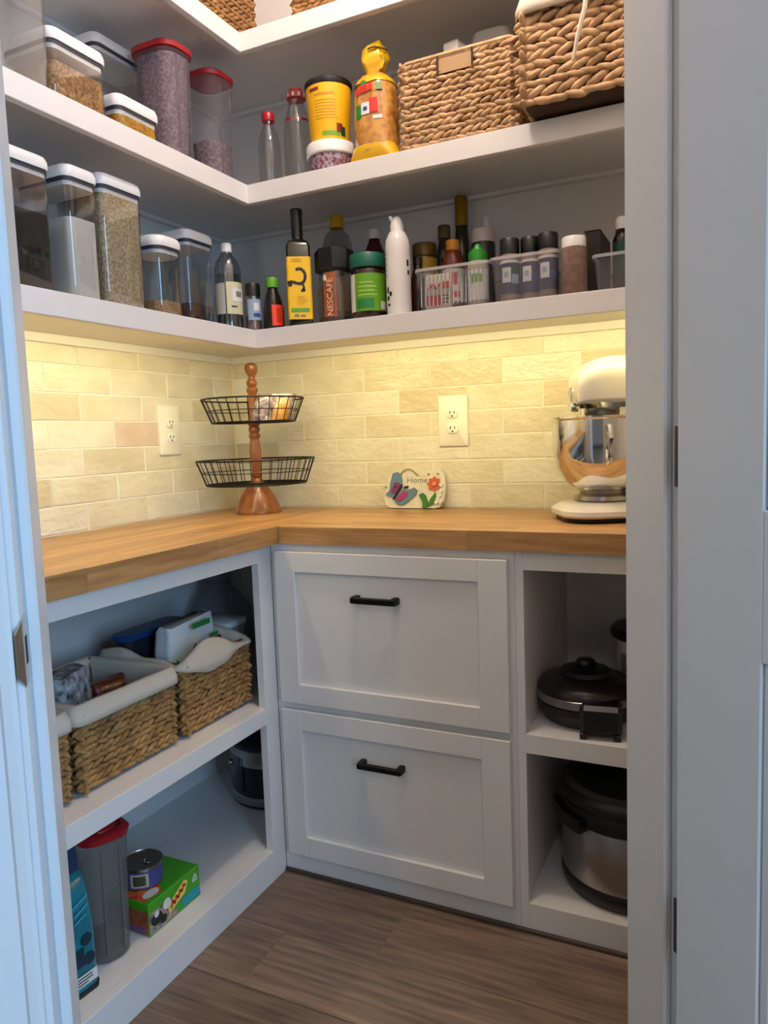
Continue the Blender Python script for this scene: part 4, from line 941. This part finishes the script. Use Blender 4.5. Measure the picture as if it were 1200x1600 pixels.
mk('base_ring', lathe([(.074, 0), (.084, .004), (.085, .022), (.080, .026)], 40), BPLAS, t)
mk('label_print', cyl_patch(.0845, -140, -105, .085, .13, .0006, 6), L_GREY, t)
t = thing('pressure_cooker', 'large stainless pressure cooker with black lid on the lower level of the right cabinet', 'cooker', (1.284, -.288, .0690), 0)
mk('base', lathe([(.135, 0), (.150, .006), (.156, .020), (.156, .040), (.153, .044)], 56), BPLAS, t)
mk('steel_body', lathe([(.153, .042), (.1545, .046), (.1545, .176), (.152, .180)], 56), BRSTEEL, t)
mk('rim_band', lathe([(.154, .176), (.158, .180), (.160, .212), (.155, .220)], 56), BPLAS, t)
ld = mk('lid', lathe([(.158, .216), (.161, .222), (.161, .232), (.150, .248), (.100, .272), (.04, .280), (0, .281)], 56), BPLAS, t)
mk('lid_trim', lathe([(.150, .2485), (.1505, .250), (.138, .2575), (.137, .2560)], 56), mat('dark_grey_trim', '#3c3836', .3), ld)
mk('lid_handle', cat(box(-.055, .055, -.018, .018, .298, .318, .006), box(-.055, -.030, -.016, .016, .270, .300, .004), box(.030, .055, -.016, .016, .270, .300, .004)), BPLAS, ld, smooth=False)
for s0 in (196, 16): mk('side_handle', cyl_patch(.156, s0, s0 + 44, .168, .200, .018, 8), BPLAS, t)
mk('control_panel', cyl_patch(.155, -68, -30, .05, .165, .003, 8), BPLAS, t)

# ================================================================== ON THE WORKTOP
hz = H + .0004
# two-tier wire stand
TURN = mat('turned_mango_wood', '#6a3716', .35, col2='#98592a', scale=14, stretch=(3, 3, .6), bump=.05, coat=.25)
WIRE = mat('black_wire', '#171412', .5, .5)
st = thing('tiered_basket_stand', 'two-tier black wire basket stand with turned wooden column on the worktop corner', 'stand', (.213, -.190, hz), 0)
mk('foot', lathe([(.068, 0), (.069, .004), (.066, .012), (.060, .030), (.050, .050), (.040, .064), (.034, .072), (.030, .080), (0, .080)], 40), TURN, st)
col_p = [(.017, .078), (.020, .090), (.017, .100), (.013, .104), (.016, .110), (.016, .116), (.012, .121), (.0135, .135), (.0165, .160), (.0170, .185), (.0145, .208), (.012, .218), (.0165, .224), (.0165, .232), (.0125, .236), (.0165, .242), (.0165, .250), (.013, .256), (.019, .262), (.019, .272), (.0145, .280), (.0125, .300), (.0135, .330), (.0125, .352), (.0165, .358), (.0165, .366), (.011, .371), (.0155, .378), (.0155, .386), (.010, .394), (.010, .402), (.0165, .412), (.0195, .424), (.0175, .434), (.010, .440), (0, .441)]
mk('column', lathe(col_p, 24), TURN, st)
def wire_basket(z0, z1, r0, r1, nw):
    parts = []
    ring = lambda r, z_, th: tube([(r * math.cos(k / 40 * 2 * math.pi), r * math.sin(k / 40 * 2 * math.pi), z_) for k in range(40)], th, 6, True)
    zm = (z0 + z1) / 2; rm = (r0 + r1) / 2
    parts += [ring(rm, zm, .0014), ring(r0, z0, .0022)]
    for k in range(nw):
        a = 2 * math.pi * k / nw; c, s_ = math.cos(a), math.sin(a)
        parts.append(tube([(r1 * c, r1 * s_, z1), (r0 * c, r0 * s_, z0)], .0013, 5))
    for k in range(-6, 7):
        x = r0 * k / 6.5; yy = math.sqrt(max(r0 * r0 - x * x, 0))
        parts.append(tube([(x, -yy, z0), (x, yy, z0)], .0013, 5)); parts.append(tube([(-yy, x, z0 + .001), (yy, x, z0 + .001)], .0013, 5))
    o = mk('wire_basket', cat(*parts), WIRE, st, label='black wire basket tier')
    mk('rim', ring(r1, z1, .0026), WIRE, o)
    mk('collar', lathe([(.022, z0 - .003), (.030, z0 - .003), (.030, z0 + .002), (.0215, z0 + .002)], 24), WIRE, o)
wire_basket(.268, .335, .122, .149, 30)
wire_basket(.087, .158, .147, .173, 36)
rgt = Vector((.90, .43, 0))
pc = Vector((.213, -.190, 0)) + rgt * .068
t, o = pouch('snack_pouch', 'purple and silver crinkled snack pouch in the upper tier of the wire stand', 'pouch', (pc.x - .012, pc.y - .012, hz + .2715), math.radians(25), .118, .050, .076, FILM('purple_silver_film', '#4a3050', '#b9a6b0', 60), 11, .006, (.02, 0), .5)
pc2 = Vector((.213, -.190, 0)) + rgt * .085 + Vector((.02, -.045, 0))
t, o = pouch('snack_pouch', 'small orange and yellow packet beside the purple pouch in the wire stand', 'pouch', (pc2.x, pc2.y, hz + .2715), math.radians(20), .045, .026, .062, FILM('orange_yellow_film', '#c98a12', '#d9b48a', 40), 13, .004, (.014, 0), .5)

# butterfly plaque leaning on the tiles
pq = thing('garden_plaque', 'small painted stone plaque with a purple butterfly and orange flower leaning on the tiles', 'plaque', (.560, -.047, hz + .002), 0)
PWD, PHT = .190, .118
def pp(cx, cy): return ((cx - 85) / 935 * PWD, (690 - cy) / 590 * PHT)
outl = [(120, 640), (88, 560), (90, 440), (110, 330), (150, 230), (210, 165), (290, 150), (340, 180), (400, 130), (470, 115), (540, 130), (600, 185), (640, 235), (700, 255), (760, 200), (800, 140), (870, 105), (950, 130), (1000, 200), (1022, 320), (1025, 460), (1000, 590), (950, 670), (880, 688), (500, 690), (180, 688)]
LEAN = (math.radians(-9), 0, 0)
PO = [pp(*q) for q in outl]
def slab(pts, y0, y1):
    n = len(pts); V = [(x, y0, z_) for x, z_ in pts] + [(x, y1, z_) for x, z_ in pts]
    return V, [tuple(range(n)), tuple(range(2 * n - 1, n - 1, -1))] + [(k, (k + 1) % n, n + (k + 1) % n, n + k) for k in range(n)]
body = mk('stone', slab(PO, 0, .016), mat('painted_white_stone', '#d6cfc0', .6, col2='#e4ddcf', scale=40, bump=.2, bscale=90), pq, rot=LEAN, smooth=False)
def relief(nm, polys, m, y0, y1): return mk(nm, cat(*[slab([pp(*q) for q in P], y1, y0) for P in polys]), m, body, smooth=False)
def oval(cx, cy, a, b, ang, n=16):
    c, s_ = math.cos(math.radians(ang)), math.sin(math.radians(ang))
    return [(cx + a * math.cos(2 * math.pi * k / n) * c - b * math.sin(2 * math.pi * k / n) * s_, cy + a * math.cos(2 * math.pi * k / n) * s_ + b * math.sin(2 * math.pi * k / n) * c) for k in range(n)]
relief('butterfly_wing', [[(215, 180), (290, 160), (345, 185), (372, 290), (372, 370), (330, 450), (250, 530), (170, 520), (110, 490), (175, 430), (180, 330)]], mat('slate_blue_paint', '#5d7f98', .5), 0, -.004)
relief('butterfly_wing', [[(390, 420), (470, 430), (560, 390), (610, 430), (590, 500), (500, 570), (400, 640), (310, 640), (260, 590), (310, 530)]], mat('slate_blue_paint', '#5d7f98'), 0, -.0045)
relief('wing_spot', [[(250, 310), (345, 320), (350, 390), (290, 470), (215, 480), (190, 430), (240, 370)]], mat('plum_paint', '#7c2f6a', .5), -.004, -.006)
relief('wing_spot', [[(400, 440), (470, 470), (450, 520), (350, 590), (290, 580), (330, 520)]], mat('magenta_paint', '#a82a78', .5), -.0045, -.0065)
relief('butterfly_body', [[(365, 340), (385, 370), (330, 460), (260, 575), (232, 560), (300, 450)], oval(440, 388, 40, 16, -20)], INK, -.004, -.008)
relief('wing_dot', [oval(272, 378, 26, 20, 0)], mat('dark_plum_paint', '#5a1848', .5), -.006, -.007)
relief('flower_petal', [oval(865 + 62 * math.cos(k * math.pi / 4), 340 + 62 * math.sin(k * math.pi / 4), 45, 30, k * 45) for k in range(8)], mat('orange_flower_paint', '#c9603c', .5), 0, -.004)
relief('flower_centre', [oval(872, 335, 34, 32, 0)], mat('peach_paint', '#e08a64', .5), -.004, -.007)
relief('leaf', [[(630, 500), (690, 465), (740, 500), (775, 590), (770, 680), (700, 685), (695, 600), (660, 540)], [(890, 460), (900, 540), (860, 620), (790, 670), (775, 640), (820, 540)]], mat('leaf_green_paint', '#3f7a2c', .5), 0, -.004)
relief('bead', [oval(cx, cy, 30, 28, 0, 12) for cx, cy in ((970, 350), (975, 430), (955, 500), (925, 555), (965, 590), (905, 600))], mat('white_bead_paint', '#e6e2d6', .4), 0, -.005)
relief('dot', [oval(cx, cy, 16, 14, 0, 10) for cx, cy in ((108, 382), (775, 200), (915, 195), (345, 195))], mat('grey_bead_paint', '#7d7a66', .5), 0, -.003)
mk('wire_hanger', tube([(pp(340, 190)[0], -.002, pp(340, 190)[1]), (pp(400, 135)[0], -.004, pp(400, 135)[1]), (pp(470, 115)[0], -.004, pp(470, 115)[1]), (pp(545, 150)[0], -.004, pp(545, 150)[1]), (pp(620, 225)[0], -.003, pp(620, 225)[1])], .0014, 5), mat('tan_wire', '#8a7a5a', .5), body)
text('Home', .024, mat('sage_paint', '#8f907c', .6), body, (pp(600, 285)[0], -.0008, pp(600, 285)[1]), (math.radians(90), 0, 0), 'lettering', sx=1.1)

# stand mixer
mx = thing('stand_mixer', 'white stand mixer with polished steel bowl at the right end of the worktop', 'mixer', (1.410, -.126, hz), math.radians(-64))
ENM = mat('white_gloss_enamel', '#d2c9c0', .28, coat=.3)
mk('foot_pad', loft([(0, .098, .148, .06, 0, -.165), (.012, .100, .151, .062, 0, -.165)], 8), BPLAS, mx)
mk('base', loft([(.011, .108, .156, .066, 0, -.165), (.016, .113, .161, .07, 0, -.165), (.026, .112, .160, .07, 0, -.165), (.036, .098, .145, .062, 0, -.165), (.043, .078, .126, .055, 0, -.165)], 10), ENM, mx)
mk('column', loft([(.036, .060, .058, .04, 0, -.075), (.10, .052, .050, .04, 0, -.068), (.20, .050, .050, .04, 0, -.068), (.285, .058, .060, .04, 0, -.075)], 8), ENM, mx)
def dome(hx, hz, rtp, rbt, n=8):
    P = []
    for cx, cz, r, a0 in ((hx - rtp, hz - rtp, rtp, 0), (-hx + rtp, hz - rtp, rtp, 90), (-hx + rbt, -hz + rbt, rbt, 180), (hx - rbt, -hz + rbt, rbt, 270)):
        for k in range(n + 1):
            a_ = math.radians(a0 + 90 * k / n); P.append((cx + r * math.cos(a_), cz + r * math.sin(a_)))
    return P
hv, hf = [], []; SE = ((.000, .036, .024), (.010, .052, .036), (.035, .066, .046), (.08, .075, .053), (.13, .077, .054), (.20, .077, .054), (.225, .076, .0525), (.247, .073, .0485), (.266, .067, .042), (.279, .060, .034), (.285, .052, .026))
for tt, hx, hh in SE: hv += [(x, -tt, .268 + hh + q) for x, q in dome(hx, hh, min(hx, hh) * .98, min(hx, hh) * .22)]
kk = len(hv) // len(SE)
for i_ in range(len(SE) - 1):
    for j_ in range(kk): hf.append((i_ * kk + j_, i_ * kk + (j_ + 1) % kk, (i_ + 1) * kk + (j_ + 1) % kk, (i_ + 1) * kk + j_))
hf += [tuple(range(kk)), tuple(range((len(SE) - 1) * kk, len(SE) * kk))]
hd = mk('head', (hv, hf), ENM, mx, ang=50)
tb = loft([(.258, .064, .100, .05, 0, -.18), (.271, .070, .108, .052, 0, -.18)], 10)
mk('trim_band', tb, STEEL, hd)
mk('lock_knob', xf(lathe([(.010, 0), (.011, .010), (.008, .016), (0, .017)], 20), (.0, -.272, .262), (math.radians(90), 0, 0)), STEEL, hd)
mk('beater_hub', lathe([(.036, .240), (.040, .246), (.040, .268)], 32), BRSTEEL, mx, (0, -.215, 0))
mk('attachment_cap', xf(lathe([(.016, 0), (.016, .004), (.013, .006), (0, .006)], 28), (0, -.2845, .293), (math.radians(90), 0, 0)), STEEL, hd)
bw = mk('bowl', lathe([(.050, .066), (.060, .070), (.084, .090), (.104, .124), (.113, .150), (.115, .232), (.121, .236), (.121, .240), (.115, .240), (.110, .160), (.082, .093), (.050, .074), (0, .073)], 64), STEEL, mx, (0, -.215, 0))
mk('bowl_foot', lathe([(.062, .043), (.066, .047), (.064, .056), (.052, .062), (.055, .070)], 48), BRSTEEL, bw)
mk('bowl_handle', tube([(.108, -.02, .215), (.150, -.028, .215), (.160, -.030, .190), (.150, -.028, .150), (.108, -.02, .135)], .006, 8), STEEL, bw)
